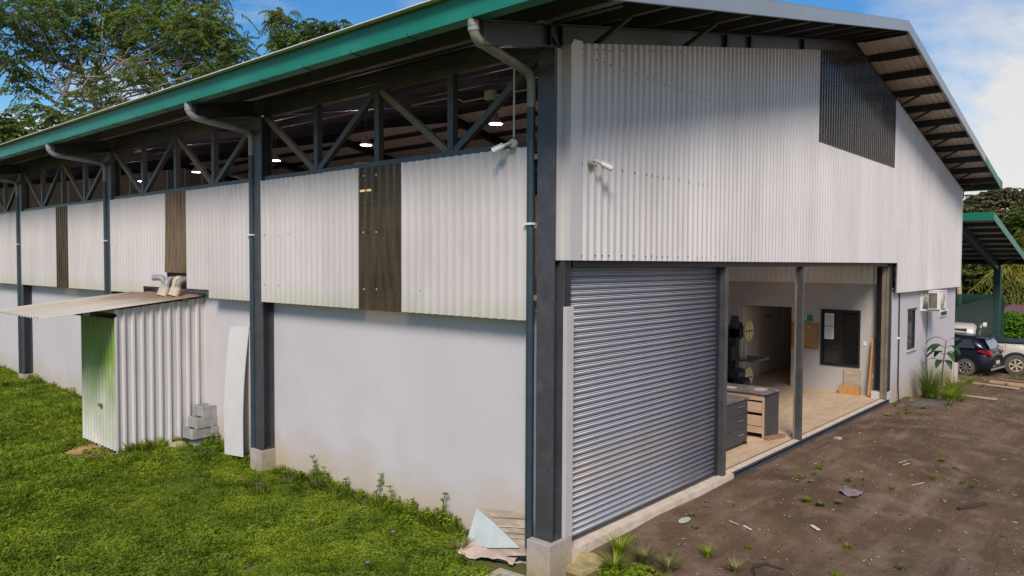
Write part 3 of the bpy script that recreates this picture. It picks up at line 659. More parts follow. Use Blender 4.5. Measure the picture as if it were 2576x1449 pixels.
mb = MB(); mb.box(17.8, 3.2, 0, 17.84, 3.95, 2.1); dd = mb.build('inner_door', 'door_w', ws); mb = MB(); mb.tube([(17.79, 3.85, 1.02), (17.75, 3.85, 1.02), (17.75, 3.75, 1.02)], .012, 6); mb.build('handle', 'blackp', dd)
mb = MB(); mb.box(17.3, 4.16, 0, 17.55, 4.19, 2.1); mb.build('inner_door', 'blackp', ws)
for k in range(34):
    if k == 0: o_ = corr(0, .868, 2.845, 5.7, (0, 0, 0), (0, 1, 0), (-1, 0, 0), n=6).build('cladding_sheet', 'roofmetal', ws); o_.location = (XA+.0, .3, 0); me_i = o_.data
    else: link('cladding_sheet', me_i, ws, loc=(XA, .3+k*.87, 0))
# inner window
f = MB()
for a in ((.69, .68, .74, 2.16), (1.63, .68, 1.68, 2.16), (.741, .68, 1.629, .74), (.741, 2.10, 1.629, 2.16)): f.box(XA-.03, a[0], a[1], XA+.10, a[2], a[3])
iw = f.build('window', 'blackp', ws)
f = MB(); f.box(XA+.0, 1.145, .741, XA+.03, 1.185, 2.099); f.build('mullion', 'blackp', iw)
for a, b in ((.742, 1.144), (1.186, 1.628)):
    f = MB(); f.box(XA+.03, a, .742, XA+.036, b, 2.098); f.build('pane', 'glass', iw)
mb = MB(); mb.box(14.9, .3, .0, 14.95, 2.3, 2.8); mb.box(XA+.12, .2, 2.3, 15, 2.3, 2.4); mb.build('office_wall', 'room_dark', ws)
mb = MB(); mb.box(14.84, 1.50, .0, 14.895, 2.25, 2.25); od = mb.build('office_door', 'door_w', ws)
mb = MB(); mb.tube([(14.835, 1.60, 1.0), (14.79, 1.60, 1.0), (14.79, 1.74, .995)], .013, 6); mb.build('handle', 'chrome', od)
# front window of the block wall
f = MB()
for a in ((15.40, 1.04, 15.45, 2.13), (16.17, 1.04, 16.22, 2.13), (15.451, 1.04, 16.169, 1.09), (15.451, 2.08, 16.169, 2.13)): f.box(a[0], .005, a[1], a[2], .09, a[3])
fw = f.build('window', 'blackp', ws)
f = MB(); f.box(15.452, .04, 1.092, 16.168, .046, 2.078); f.build('pane', 'carglass', fw)
f = MB(); f.box(15.37, -.05, 1.0, 16.25, -.002, 1.038); f.build('window_sill', 'jamb', fw)
f = MB(); f.box(15.33, -.03, 2.135, 16.3, -.002, 2.155); f.build('drip_edge', 'steel_dark', fw)
f = MB(); f.box(19.05, -.03, 1.74, 19.95, -.002, 1.93); vo = f.build('wall_vent', 'jamb', ws)
f = MB(); f.box(19.12, -.034, 1.79, 19.88, -.031, 1.9); f.build('vent_opening', 'blackp', vo)
# ------------------------------------------------------------------ things on the building
def pipe(name, pts, r, m_, label, cat, n=8, group=None):
    b = MB(); b.tube(pts, r, n); return tag(b.build(name, m_), label, cat, group)
pipe('cable_conduit', [(14.46, -.02, 2.62), (14.47, -.025, 1.5), (14.46, -.03, 1.42), (14.47, -.03, .2), (14.44, -.06, -.12), (14.44, -.08, -.26)], .016, 'blackp', 'thin black cable running down the wall beside the big door opening', 'cable')
pipe('drain_hose', [(17.45, -.03, 1.98), (17.46, -.03, .9), (17.46, -.04, -.3)], .016, 'pvc', 'thin grey hose running down the wall below the air conditioner', 'hose')
for k, z in enumerate((1.45,)): 
    b = MB(); b.box(14.42, -.05, 1.42, 14.50, -.002, 1.47); tag(b.build('cable_clip', 'white'), 'small white clip holding the black cable to the wall', 'clip')
ac = thing('air_conditioner', 'white outdoor air conditioner unit on wall brackets under the cladding edge', 'air conditioner', (17.3, -.3, 2.05))
ax0, ax1, ay0, ay1, az0, az1 = 16.62, 17.50, -.50, -.22, 2.10, 2.60
b = MB(); b.box(ax0, ay0, az0, ax1, ay1, az1); b.box(ax0-.01, ay0-.012, az1+.001, ax1+.01, ay1+.01, az1+.02); b.build('casing', 'white', ac, bevel=.008)
b = MB(); b.box(ax0-.012, ay0+.06, az0+.04, ax0-.003, ay1-.02, az1-.04); b.build('coil', 'steel_worn_or_lit', ac)
b = MB()
for k in range(9): b.box(ax0-.016, ay1-.06, az0+.05+k*.047, ax0-.0125, ay1-.022, az0+.07+k*.047)
b.build('side_vent', 'blackp', ac)
b = MB(); ctr = Vector((16.93, ay0-.012, 2.345)); b.tube([ctr+Vector((0, .01, 0)), ctr+Vector((0, -.012, 0))], .215, 26); fg = b.build('fan_guard', 'offwhite', ac)
b = MB()
for k in range(5):
    a = k*2*math.pi/5; p = [(0, 0), (.05, .06), (.17, .09), (.19, -.02), (.06, -.03)]
    b.prism([(ctr.x+x*math.cos(a)-z*math.sin(a), ctr.y-.014, ctr.z+x*math.sin(a)+z*math.cos(a)) for x, z in p], (0, 0, 0), (0, -.004, 0))
b.build('fan_blade', 'pvc', fg)
b = MB()
for r_ in (.21, .15, .09): 
    b.tube([ctr+Vector((r_*math.cos(t), -.026, r_*math.sin(t))) for t in np.linspace(0, 2*math.pi, 25)], .004, 4, False)
b.build('guard_ring', 'white', fg)
b = MB()
for x in (16.72, 17.40): b.box(x, -.56, 2.05, x+.04, -.002, 2.095); b.box(x, -.04, 2.096, x+.04, -.002, 2.55)
b.build('bracket', 'white', ac)
b = MB(); b.tube([(16.80, -.22, 2.50), (16.80, -.12, 2.50), (16.78, -.05, 2.42), (16.8, -.03, 2.15)], .022, 8); b.tube([(16.80, -.22, 2.42), (16.80, -.12, 2.41), (16.84, -.05, 2.3)], .018, 8); b.build('refrigerant_pipe', 'offwhite', ac)
# cameras
def seccam(loc, nrm, aim, label, back=0.):
    t = thing('security_camera', label, 'security camera', loc, 'security cameras'); l, n_, a = Vector(loc), Vector(nrm), Vector(aim).normalized()
    b = MB(); b.tube([l-n_*back, l+n_*.04], .053, 20); b.tube([l+n_*.04, l+n_*.055], .043, 20); b.build('base', 'offwhite', t)
    j = l+n_*.09; e = j+a*.07
    b = MB(); b.tube([l+n_*.06, j, e], [.014, .016, .022], 10); b.build('arm', 'offwhite', t)
    b = MB(); b.tube([e, e+a*.03, e+a*.15], [.022, .031, .035], 14); b.build('body', 'white', t)
    up = Vector((0, 0, 1)); b = MB(); b.bar(e+a*.02+up*.034, e+a*.165+up*.034, .06, .008); b.build('sun_hood', 'white', t)
    b = MB(); b.tube([e+a*.151, e+a*.156], .031, 14); b.build('lens', 'blackp', t)
seccam((.55, YF-.03, 4.545), (0, -1, 0), (.85, -.5, -.42), 'white bullet camera on the front cladding near the corner column', 0)
seccam((-.035, .52, 4.74), (-1, 0, 0), (-.55, .75, -.45), 'white bullet camera on the truss chord beside the corner downpipe', 0)
pipe('conduit', [(-.0, .56, 5.75), (-.0, .56, 4.82)], .012, 'offwhite', 'thin cream conduit dropping to the camera beside the corner downpipe', 'conduit')
# pendant lamps
lamp0 = None
lamps = [(3.56, 4.13, 'brightest round pendant lamp, nearest to the corner column'), (3.58, 7.99, 'second pendant lamp from the corner, above the dark skylight strip'), (3.68, 11.8, 'pendant lamp just behind the second column'),
         (3.55, 15.77, 'pendant lamp in the middle of the second open truss bay'), (3.56, 19.6, 'small pendant lamp low behind the truss of the second open bay')]
for i, (x, y, lab) in enumerate(lamps):
    if lamp0 is None:
        t = thing('pendant_lamp', lab, 'lamp', (x, y, 5.9), 'lit pendant lamps under the roof')
        b = MB(); b.tube([(x, y, 6.10), (x, y, 6.03), (x, y, 5.99), (x, y, 5.905)], [.035, .05, .09, .135], 20); b.build('shade', 'lampshade', t)
        b = MB(); b.tube([(x, y, 5.903), (x, y, 5.895)], .118, 20); b.build('lit_face', 'lampglow', t)
        ld = bpy.data.lights.new('lamp_light', 'POINT'); ld.energy = 28; ld.color = (1, .86, .95); ld.shadow_soft_size = .12; lo = bpy.data.objects.new('lamp_light', ld); COL.objects.link(lo); lo.parent = t; lo.location = (0, 0, -.12)
        b = MB(); b.tube([(x, y, 6.0), (x, y, 6.9)], .006, 5); b.build('hanging_rod', 'steel_worn_or_lit', t); lamp0 = t; kids = child_of(t)
    else:
        t = lamp0.copy(); COL.objects.link(t); t.location = (x, y, 5.9); t['label'] = lab
        for c in kids:
            c2 = c.copy(); COL.objects.link(c2); c2.parent = t
pipe('lighting_conduit', [(3.56, .4, 6.60), (3.56, 4.0, 6.60), (3.56, 4.3, 6.66), (3.56, 12, 6.66), (3.56, 24, 6.66)], .014, 'steel_worn_or_lit', 'long thin conduit running along the roof above the pendant lamps', 'conduit')
pipe('conduit', [(.9, 1.0, 5.62), (.9, 2.3, 5.62), (.9, 2.5, 5.72), (.9, 3.4, 5.72)], .012, 'offwhite', 'short cream conduit with a bend inside the first truss bay', 'conduit')
b = MB(); b.box(.86, 1.7, 5.58, .94, 1.86, 5.70); tag(b.build('junction_box', 'offwhite'), 'small cream junction box on the conduit inside the first truss bay', 'junction box')
pipe('inner_pipe', [(1.2, 5.35, 4.2), (1.2, 5.35, 4.98), (1.25, 5.2, 5.03), (2.3, 3.8, 5.03)], .025, 'offwhite', 'cream pipe bending over behind the first bay cladding near the second column', 'pipe')
b = MB(); b.tube([(2.3, 6.2, 4.72), (2.3, 9.2, 4.72)], .02, 8); tag(b.build('tube_lamp', 'tube'), 'lit tube lamp seen through the gap beside the second column', 'lamp')
b = MB(); b.tube([(9.6, 2.5, 5.95), (11.6, 2.5, 5.95)], .02, 8); tag(b.build('tube_lamp', 'tube'), 'lit tube lamp seen through the gable skylight', 'lamp')
b = MB(); b.tube([(2.2, 3.2, 4.28), (2.2, 4.0, 4.28)], .02, 8); tag(b.build('tube_lamp', 'tube'), 'lit tube lamp seen through the smoked strip of the first bay', 'lamp')
# ------------------------------------------------------------------ things inside the opening
cb = thing('drawer_unit', 'dark three drawer cabinet standing beside the open door post', 'cabinet', (6.2, .8, 0))
b = MB(); b.box(5.72, .57, .07, 6.60, 1.15, .86); b.box(6.585, .56, 0, 6.603, 1.15, .069); b.box(5.75, .62, 0, 6.58, .64, .069); b.build('carcass', 'mel', cb)
b = MB(); b.box(5.69, .53, .862, 6.64, 1.17, .885); b.build('top', 'meltop', cb)
for k in range(3):
    b = MB(); z = .085+k*.258; b.box(5.73, .55, z, 6.58, .568, z+.25); d = b.build('drawer', 'mel', cb, bevel=.002)
    b = MB(); b.tube([(6.16, .53, z+.15), (6.36, .53, z+.15)], .008, 8); b.box(6.18, .53, z+.145, 6.19, .549, z+.155); b.box(6.33, .53, z+.145, 6.34, .549, z+.155); b.build('handle', 'chrome', d)
cb = thing('counter_unit', 'long unfinished counter with dark end panel and open plywood drawer bays', 'cabinet', (7.5, 1.2, 0))
b = MB(); b.box(7.22, .47, 0, 7.85, .49, .86); b.build('end_panel', 'mel', cb)
b = MB()
for a in ((.492, 0, .53, .86), (.531, .73, 2.6, .86), (.531, .10, 2.6, .22), (1.25, .221, 1.29, .729), (1.9, .221, 1.94, .729)): b.box(7.20, a[0], a[1], 7.225, a[2], a[3])
b.build('face_frame', 'wood', cb)
b = MB(); b.box(7.84, .50, .05, 7.86, 2.6, .86); b.box(7.23, .50, .10, 7.84, 2.6, .12); b.build('carcass', 'mel', cb)
b = MB(); b.box(7.15, .43, .862, 7.90, 2.65, .885); b.build('top', 'meltop', cb)
for z in (.235, .49):
    for y in (.54, 1.30):
        b = MB(); b.box(7.215, y, z, 7.235, y+.68, z+.20); b.box(7.236, y, z, 7.7, y+.68, z+.02); b.build('drawer', 'wood', cb)
b = MB(); b.box(7.35, 1.15, .886, 7.42, 1.55, .90); tag(b.build('offcut', 'white'), 'white strip lying on the long counter top', 'offcut')
b = MB(); b.prism([(7.40, .62, 0), (7.62, .60, 0), (7.66, .75, 0), (7.55, .83, 0), (7.42, .78, 0)], (0, 0, .886), (0, 0, .90)); tag(b.build('rag', 'card'), 'crumpled rag on the corner of the long counter', 'rag')
b = MB(); b.bar((7.14, .42, .035), (7.62, .28, .035), .10, .07); tag(b.build('timber_offcut', 'woodd', bevel=.004), 'short brown timber offcut lying at the foot of the counter end', 'timber')
# bandsaw
bs = thing('bandsaw', 'large dark band saw with two cream wheels standing inside the workshop', 'machine', (11.8, 3.1, 0))
def wheel(z):
    b = MB(); c = Vector((12.02, 2.95, z)); b.tube([c+Vector((0, .03, 0)), c+Vector((0, -.02, 0))], .265, 30); w = b.build('wheel', 'yellow', bs)
    b = MB()
    for k in range(4):
        a = k*math.pi/2; p = [(.07, .0), (.2, .035), (.2, -.035)] if k % 2 == 0 else [(.08, .0), (.23, .012), (.23, -.012)]
        b.prism([(c.x+x*math.cos(a)-q*math.sin(a), c.y-.021, c.z+x*math.sin(a)+q*math.cos(a)) for x, q in p], (0, 0, 0), (0, -.003, 0))
    b.tube([c+Vector((0, -.02, 0)), c+Vector((0, -.035, 0))], .03, 12); b.build('spoke_opening', 'castiron', w)
wheel(1.60); wheel(.385)
b = MB(); b.box(11.40, 3.0, .10, 11.60, 3.25, 1.75); b.box(11.40, 3.0, 1.45, 11.95, 3.2, 1.70); b.box(11.40, 3.0, .10, 11.95, 3.2, .5); b.prism([(11.42, 0, 1.75), (11.58, 0, 1.75), (11.56, 0, 2.0), (11.50, 0, 2.02)], (0, 3.0, 0), (0, 3.2, 0)); b.box(11.2, 2.8, 0, 12.2, 3.4, .10); b.build('frame', 'castiron', bs, bevel=.01)
b = MB(); b.tube([(11.70, 3.05, 1.62), (11.70, 3.25, 1.62)], .24, 20); b.box(11.12, 3.0, .9, 11.38, 3.2, 1.25); b.box(11.05, 2.95, .95, 11.2, 3.1, 1.12); b.build('guard', 'castiron', bs)
b = MB(); b.box(11.62, 2.6, .84, 12.55, 3.3, .89); b.build('table', 'steel_worn_or_lit', bs)
b = MB(); b.box(11.66, 2.97, .89, 11.70, 3.0, 1.35); b.box(11.86, 2.96, .89, 11.93, 3.03, 1.30); b.build('blade_guide', 'offwhite', bs)
b = MB(); b.tube([(10.75, 2.75, .62), (11.15, 2.75, .62)], .13, 16); b.tube([(10.9, 2.7, .36), (11.3, 2.7, .36)], .15, 16); b.box(10.7, 2.6, .05, 11.2, 2.9, .3); b.build('motor', 'castiron', bs)
# on the interior wall
def on_a(name, y0, y1, z0, z1, m_, label, cat, d=.02, **k):
    b = MB(); b.box(XA-d, y0, z0, XA-.001, y1, z1); return tag(b.build(name, m_, **k), label, cat)
t = thing('cork_board', 'brown framed cork board on the inner wall behind the middle post', 'notice board', (XA, 2.1, 1.1))
b = MB(); b.box(XA-.02, 1.77, 1.12, XA-.001, 2.42, 1.73); b.build('panel', 'cork', t)
b = MB()
for a in ((1.73, 1.08, 1.77, 1.77), (2.42, 1.08, 2.46, 1.77), (1.771, 1.08, 2.419, 1.12), (1.771, 1.73, 2.419, 1.77)): b.box(XA-.03, a[0], a[1], XA-.001, a[2], a[3])
b.build('frame', 'woodd', t)
b = MB(); b.box(XA-.024, 2.33, 1.62, XA-.021, 2.38, 1.74); b.box(XA-.024, 1.97, 1.64, XA-.021, 2.02, 1.66); b.box(XA-.024, 1.82, 1.5, XA-.021, 1.84, 1.52); b.build('pinned_note', 'paper', t)
t = thing('exit_sign', 'green emergency exit sign with running figure above the cork board', 'sign', (XA, 2.04, 1.78))
b = MB(); b.box(XA-.012, 1.90, 1.785, XA-.001, 2.19, 1.985); b.build('plate', 'signg', t)
b = MB(); b.box(XA-.014, 2.06, 1.84, XA-.0125, 2.165, 1.975); b.box(XA-.014, 1.93, 1.808, XA-.0125, 2.17, 1.818); b.box(XA-.014, 1.93, 1.795, XA-.0125, 2.17, 1.80); b.build('printed_doorway', 'paper', t)
b = MB(); x = XA-.0145
for p, q, w in (((2.115, 1.935), (2.11, 1.895), .014), ((2.11, 1.895), (2.135, 1.86), .011), ((2.11, 1.895), (2.085, 1.87), .011), ((2.085, 1.87), (2.075, 1.85), .01), ((2.115, 1.93), (2.14, 1.915), .008), ((2.115, 1.93), (2.088, 1.925), .008)): b.bar((x, *p), (x, *q), w, .002, (1, 0, 0))
b.box(x-.001, 2.11, 1.945, x+.001, 2.125, 1.96); b.build('running_figure', 'signg', t)
def text(body, loc, size, rot, m_, name, parent=None):
    c = bpy.data.curves.new(name, 'FONT'); c.body = body; c.size = size; c.extrude = .0005; c.align_x = 'CENTER'; c.align_y = 'CENTER'
    o = bpy.data.objects.new(name, c); COL.objects.link(o); o.data.materials.append(M[m_])
    if parent is not None: o.parent = parent; loc = Vector(loc)-parent.location
    o.location = loc; o.rotation_euler = rot; return o
for z0, lab in ((1.72, 'upper white printed notice taped inside the window glass'), (1.37, 'lower white printed notice taped inside the window glass')):
    t = thing('notice', lab, 'notice', (XA, 1.5, z0), 'notices on the inner window')
    b = MB(); b.box(XA+.022, 1.36, z0, XA+.028, 1.60, z0+.33); b.build('sheet', 'paper', t)
    b = MB()
    for k in range(9): b.box(XA+.020, 1.39+.02*random.random(), z0+.03+k*.03, XA+.0215, 1.57-.05*random.random(), z0+.035+k*.03)
    b.build('printed_lines', 'pvc', t)
on_a('light_switch', .54, .61, 1.26, 1.37, 'white', 'white switch plate on the inner wall, closer to the window', 'switch'); on_a('light_switch', .38, .45, 1.26, 1.37, 'white', 'white switch plate on the inner wall, closer to the leaning timber', 'switch')
on_a('wall_socket', .335, .44, .44, .54, 'white', 'white socket low on the inner wall beside the leaning timber', 'socket')
b = MB(); b.box(15.9, 4.09, 1.70, 16.25, 4.098, 1.76); tag(b.build('direction_sign', 'signg'), 'small green arrow shaped sign on the corridor wall', 'sign')
b = MB(); b.bar((13.45, .38, .02), (13.62, .36, 1.45), .09, .04, (0, 1, 0)); tag(b.build('leaning_timber', 'woodo'), 'orange timber plank leaning against the inner wall by the door end', 'timber')
b = MB(); b.box(13.42, .62, .0, 13.62, 1.12, .21); b.box(13.41, .64, .19, 13.419, .69, .205) ; tag(b.build('timber_beam', 'woodo', bevel=.004), 'thick orange timber block on the floor below the inner window', 'timber')
b = MB(); b.bar((13.635, .86, .0), (13.68, .86, .62), .42, .015, (1, 0, 0)); tag(b.build('plywood_offcut', 'cardb'), 'square brown plywood offcut standing behind the timber block', 'plywood')
sh_ = thing('metal_shelf', 'pale slatted shelf rack inside the dark store room doorway', 'shelf', (15.8, 4.9, 0))
for z in (.3, .6, .9, 1.2, 1.5, 1.75, 1.95):
    b = MB(); b.box(15.5, 4.35, z, 15.9, 5.4, z+.025); b.build('shelf_board', 'door_w', sh_)
b = MB()
for y in (4.36, 5.36):
    for x in (15.51, 15.87): b.box(x, y, 0, x+.03, y+.03, 2.0)
b.build('upright', 'steel_dark', sh_)
# ------------------------------------------------------------------ shed
YS, XS = 8.63, -1.38
sd_ = thing('lean_to_shed', 'small white corrugated lean-to shed with slanting roof against the side wall', 'shed', (-.5, 9.4, -.1))
def sroof(x): return 2.715+(x-.28)*(.314/2.88)
b = corr(XS, -.42, -.09, lambda q: sroof(q)-.045, (0, YS, 0), (1, 0, 0), (0, -1, 0), n=6, h=.035); b.build('wall_sheet', 'clad', sd_)
b = corr(-.418, .298, .02, lambda q: sroof(q)-.045, (0, YS-.0, 0), (1, 0, 0), (0, -1, 0), n=4, h=.035); b.build('wall_sheet', 'clad', sd_)
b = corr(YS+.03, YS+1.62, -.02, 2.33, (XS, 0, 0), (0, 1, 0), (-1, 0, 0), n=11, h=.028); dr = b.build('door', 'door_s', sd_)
b = MB(); b.box(XS-.06, YS+.62, .72, XS-.03, YS+.70, .76); b.tube([(XS-.05, YS+.66, .74), (XS-.08, YS+.66, .74)], .03, 8); b.build('latch', 'steel_worn_or_lit', dr)
b = MB(); b.box(XS-.035, YS-.04, 0, XS-.002, YS+.0, 2.36); b.box(XS-.004, YS+.03, -.15, XS+.03, YS+.06, -.02); b.box(XS-.004, YS+.85, -.15, XS+.03, YS+.9, -.02); b.build('corner_post', 'clad', sd_)
b = corr(XS, .298, .0, lambda q: sroof(q)-.045, (0, YS+1.64, 0), (1, 0, 0), (0, 1, 0), n=11); b.build('wall_sheet', 'clad', sd_)
for k in range(3):
    n = 6; w = .93; v = []; prof = []
    for i in range(n): p = w/n; prof += [(i*p, 0), (i*p+.56*p, 0), (i*p+.64*p, .026), (i*p+.90*p, .026), (i*p+.985*p, 0)]
    prof.append((w, 0)); K = len(prof)
    for side in (0, -.003):
        for x in (.285, -2.60):
            for q, h in prof: v.append((x, 8.50+k*.93+q, sroof(x)+h+side+.0))
    f = []; S = 2*K
    for i in range(K-1): f += [(i, i+1, K+i+1, K+i), (S+i, S+K+i, S+K+i+1, S+i+1), (K+i, K+i+1, S+K+i+1, S+K+i), (i, S+i, S+i+1, i+1)]
    f += [(0, K, S+K, S), (K-1, S+K-1, S+2*K-1, 2*K-1)]
    b = MB(); b.add(v, f)
    b.build('roof_sheet', mat('dusty_shed_roof', (.54, .48, .40), .6, 0, .12, 2, .1, 20, stretch=(.3, 3, 1), col2=(.42, .33, .24), c2scale=1.1, dirt=((.22, .14, .09), 2.78, 2.66, .95)) if k == 0 else M['dusty_shed_roof'] if 'dusty_shed_roof' in M else bpy.data.materials['dusty_shed_roof'], sd_)
for x in (-1.95, -.25):
    b = MB(); b.box(x, 8.51, sroof(x)-.055, x+.10, 11.2, sroof(x)-.006); b.build('roof_batten', 'steel', sd_)
b = MB(); b.box(-1.43, 8.56, sroof(-1.4)-.10, -1.385, 10.4, sroof(-1.4)-.03); b.build('door_header', 'clad', sd_)
# ducts on the shed roof
def duct(x, y, rot, label, m1='pvc', h=.20):
    t = thing('vent_pipe', label, 'pipe', (x, y, sroof(x)), 'vent pipes on the shed roof')
    z0 = sroof(x)+.02; d = Vector((math.cos(rot), math.sin(rot), 0)); c = Vector((x, y, z0))
    lean = Vector((.08, .02*math.cos(y*9), 0))
    b = MB(); b.tube([c, c+Vector((0, 0, h*.5))+lean*.4, c+Vector((0, 0, h))+lean*.8], [.085, .078, .072], 12)
    sl = b.build('plastic_sleeve', 'bag', t)
    e = c+Vector((0, 0, h))+lean*.8; pts = [e+Vector((0, 0, -.02))]
    for k in range(7):
        a = math.pi/2*k/6; pts.append(e+Vector((0, 0, .04+.11*math.sin(a)))+d*(.11*(1-math.cos(a))))
    pts.append(pts[-1]+d*.12); b = MB(); b.tube(pts, .060, 14); b.build('elbow', m1, t)
duct(-.22, 9.50, 2.2, 'leftmost vent pipe on the shed roof, grey elbow turned outward', 'pvc')
duct(-.27, 9.27, .5, 'middle vent pipe on the shed roof with shiny grey elbow', 'pvc', .17)
duct(-.18, 9.10, .3, 'brown dusty vent pipe between the middle and right ones on the shed roof', 'bag', .18)
duct(-.22, 8.90, .1, 'rightmost vent pipe on the shed roof with brown dusty elbow', 'pvc_old', .16)
# ------------------------------------------------------------------ things along the side wall
def hollow_block(x, y, z, ang, label, lx=.40, ly=.2, h=.19):
    t = MB(); c, s_ = math.cos(ang), math.sin(ang)
    def P(a, b_, zz_): return (x+a*c-b_*s_, y+a*s_+b_*c, zz_)
    o = [(-lx/2, -ly/2), (lx/2, -ly/2), (lx/2, ly/2), (-lx/2, ly/2)]
    wall = .03; cells = [(-lx/2+wall, -.015), (.015, lx/2-wall)]
    # walls as boxes: two long faces, three webs, recessed floor
    def bx(a0, b0, a1, b1, z0, z1):
        v = [P(a0, b0, z0), P(a1, b0, z0), P(a1, b1, z0), P(a0, b1, z0), P(a0, b0, z1), P(a1, b0, z1), P(a1, b1, z1), P(a0, b1, z1)]
        t.add(v, [(0,3,2,1),(4,5,6,7),(0,1,5,4),(1,2,6,5),(2,3,7,6),(3,0,4,7)])
    bx(-lx/2, -ly/2, lx/2, -ly/2+wall, z, z+h); bx(-lx/2, ly/2-wall, lx/2, ly/2, z, z+h)
    for a in (-lx/2, -wall/2, lx/2-wall): bx(a, -ly/2+wall, a+wall, ly/2-wall, z, z+h)
    tag(t.build('concrete_block', 'block', bevel=.003), label, 'concrete block', 'grey concrete blocks stacked beside the shed')
bz0 = -.12
hollow_block(.02, 8.35, bz0+.0, 0, 'lowest concrete block of the stack, half sunk in weeds by the wall', .42, .28)
hollow_block(-.10, 8.33, bz0+.191, R(4), 'concrete block in the second course, its left end toward the shed', .36, .34)
hollow_block(.23, 8.24, bz0+.191, R(-3), 'concrete block in the second course, its end against the wall', .26, .3)
hollow_block(.06, 8.32, bz0+.382, R(2), 'concrete block in the third course with open slots on top', .5, .34)
hollow_block(.13, 8.36, bz0+.573, R(-2), 'topmost concrete block of the stack with four open cells', .36, .36)
P4 = [at_plane(p[0], p[1], 0, x_) for p, x_ in (((578, 822), .19), ((626, 820), .19), ((611, 1150), -.06), ((565, 1142), -.06))]
b = MB(); n = 8; v = []
for k in range(n+1):
    t_ = k/n; bow = -.05*math.sin(t_*math.pi)
    for a, c in ((P4[0], P4[3]), (P4[1], P4[2])):
        p = a.lerp(c, t_)+Vector((bow, 0, 0)); v += [p, p+Vector((.012, .0, 0))]
f = []
for k in range(n):
    i = 4*k; f += [(i, i+2, i+6, i+4), (i+1, i+5, i+7, i+3), (i, i+4, i+5, i+1), (i+2, i+3, i+7, i+6)]
f += [(0, 1, 3, 2), (4*n, 4*n+2, 4*n+3, 4*n+1)]
b.add(v, f); tag(b.build('leaning_board', 'board'), 'tall narrow white board leaning on the side wall beside the second column', 'board')
b = MB(); b.bar((.18, 6.98, -.2), (.205, 6.98, 2.15), .22, .012, (1, 0, 0)); tag(b.build('leaning_board', 'board'), 'second white board standing in shade behind the leaning one', 'board')
# glass and cardboard by the corner plinth
def slab_poly(name, pts, th, m_, label, cat, **k):
    b = MB(); pts = [Vector(p) for p in pts]; nrm = (pts[1]-pts[0]).cross(pts[2]-pts[0]).normalized()*th; b.prism(pts, (0, 0, 0), nrm); return tag(b.build(name, m_, **k), label, cat)
def leanpt(px, py, lo=(1325, 1400)):
    """on the leaning plane from the wall foot: x falls as z falls"""
    d = FWD + R2*((px-1288)/1884.2) - U2*((py-724.5)/1884.2)
    # plane through x=.27 at z=.30 to x=-.02 at z=-.27 : x = .27 + (z-.30)*.5
    A = CAM; t_ = (.185 + (A.z-.30)*.5 - A.x)/(d.x - .5*d.z); return A + d*t_
slab_poly('broken_glass_sheet', [leanpt(1199, 1278), leanpt(1173, 1366), leanpt(1226, 1378), leanpt(1308, 1378), leanpt(1250, 1322)], -.008, 'glasspane', 'triangular pale green glass sheet leaning on the wall beside the corner plinth', 'glass')
q = [leanpt(1196, 1282), leanpt(1330, 1289), leanpt(1335, 1400), leanpt(1210, 1400)]
slab_poly('leaning_cardboard', [p+Vector((.035, 0, 0)) for p in q], .012, 'cardb', 'brown layered cardboard sheet behind the broken glass by the corner', 'cardboard')
for k, (py, m_) in enumerate(((1301, 'cardb'), (1324, 'sill'), (1340, 'cardb'), (1352, 'sill'))):
    a, c = leanpt(1238+k*14, py), leanpt(1330, py+5); b = MB(); b.bar(a+Vector((.02, 0, 0)), c+Vector((.02, 0, 0)), .012, .01, (0, 0, 1)); o_ = b.build('torn_cardboard_edge', m_); tag(o_, ('topmost', 'second', 'third', 'lowest')[k]+' torn edge strip across the leaning cardboard', 'cardboard')
def crumple(poly, th, name, m_, label, cat, seed=1, amp=.02, sub=10):
    """a bent sheet filling a quad of four corners"""
    r = np.random.default_rng(seed); p = [np.array(q_) for q_ in poly]; n = sub; V = []
    for side in (0, 1):
        for i in range(n+1):
            for j in range(n+1):
                u, w = i/n, j/n; q_ = (p[0]*(1-u)+p[1]*u)*(1-w)+(p[3]*(1-u)+p[2]*u)*w
                h = amp*(math.sin(u*7+seed)*math.cos(w*5+seed*2)+.5*math.sin(u*17+w*9)); e = .5*amp*math.sin(i*2.3+seed)*(j in (0, n))
                V.append((q_[0]+e, q_[1]+.5*amp*math.sin(j*2.1)*(i in (0, n)), q_[2]+h+th*(1-side)))
    F = []; S = (n+1)**2
    for i in range(n):
        for j in range(n):
            a = i*(n+1)+j; F += [(a, a+1, a+n+2, a+n+1), (S+a, S+a+n+1, S+a+n+2, S+a+1)]
    for i in range(n):
        for a, c in ((i, i+1), (i*(n+1)+n, (i+1)*(n+1)+n), (n*(n+1)+i+1, n*(n+1)+i), ((i+1)*(n+1), i*(n+1))): F.append((a, S+a, S+c, c))
    b = MB(); b.add(V, F, True); return tag(b.build(name, m_), label, cat)
crumple([at_plane(1150, 1393, 2, -.215), at_plane(1290, 1418, 2, -.21), at_plane(1326, 1370, 2, -.14), at_plane(1188, 1353, 2, -.12)], .012, 'cardboard_sheet', 'card', 'soaked pinkish cardboard lying on the ground below the broken glass', 'cardboard', 3, .026, 18)
crumple([at_plane(1250, 1412, 2, -.275), at_plane(1326, 1420, 2, -.27), at_plane(1328, 1392, 2, -.24), at_plane(1280, 1395, 2, -.24)], .01, 'cardboard_sheet', 'board', 'white torn flap under the pinkish cardboard beside the plinth', 'cardboard', 5, .012, 8)
q = [at_plane(1209, 1361, 2, -.13), at_plane(1228, 1364, 2, -.13), at_plane(1225, 1386, 2, -.19), at_plane(1203, 1380, 2, -.19)]
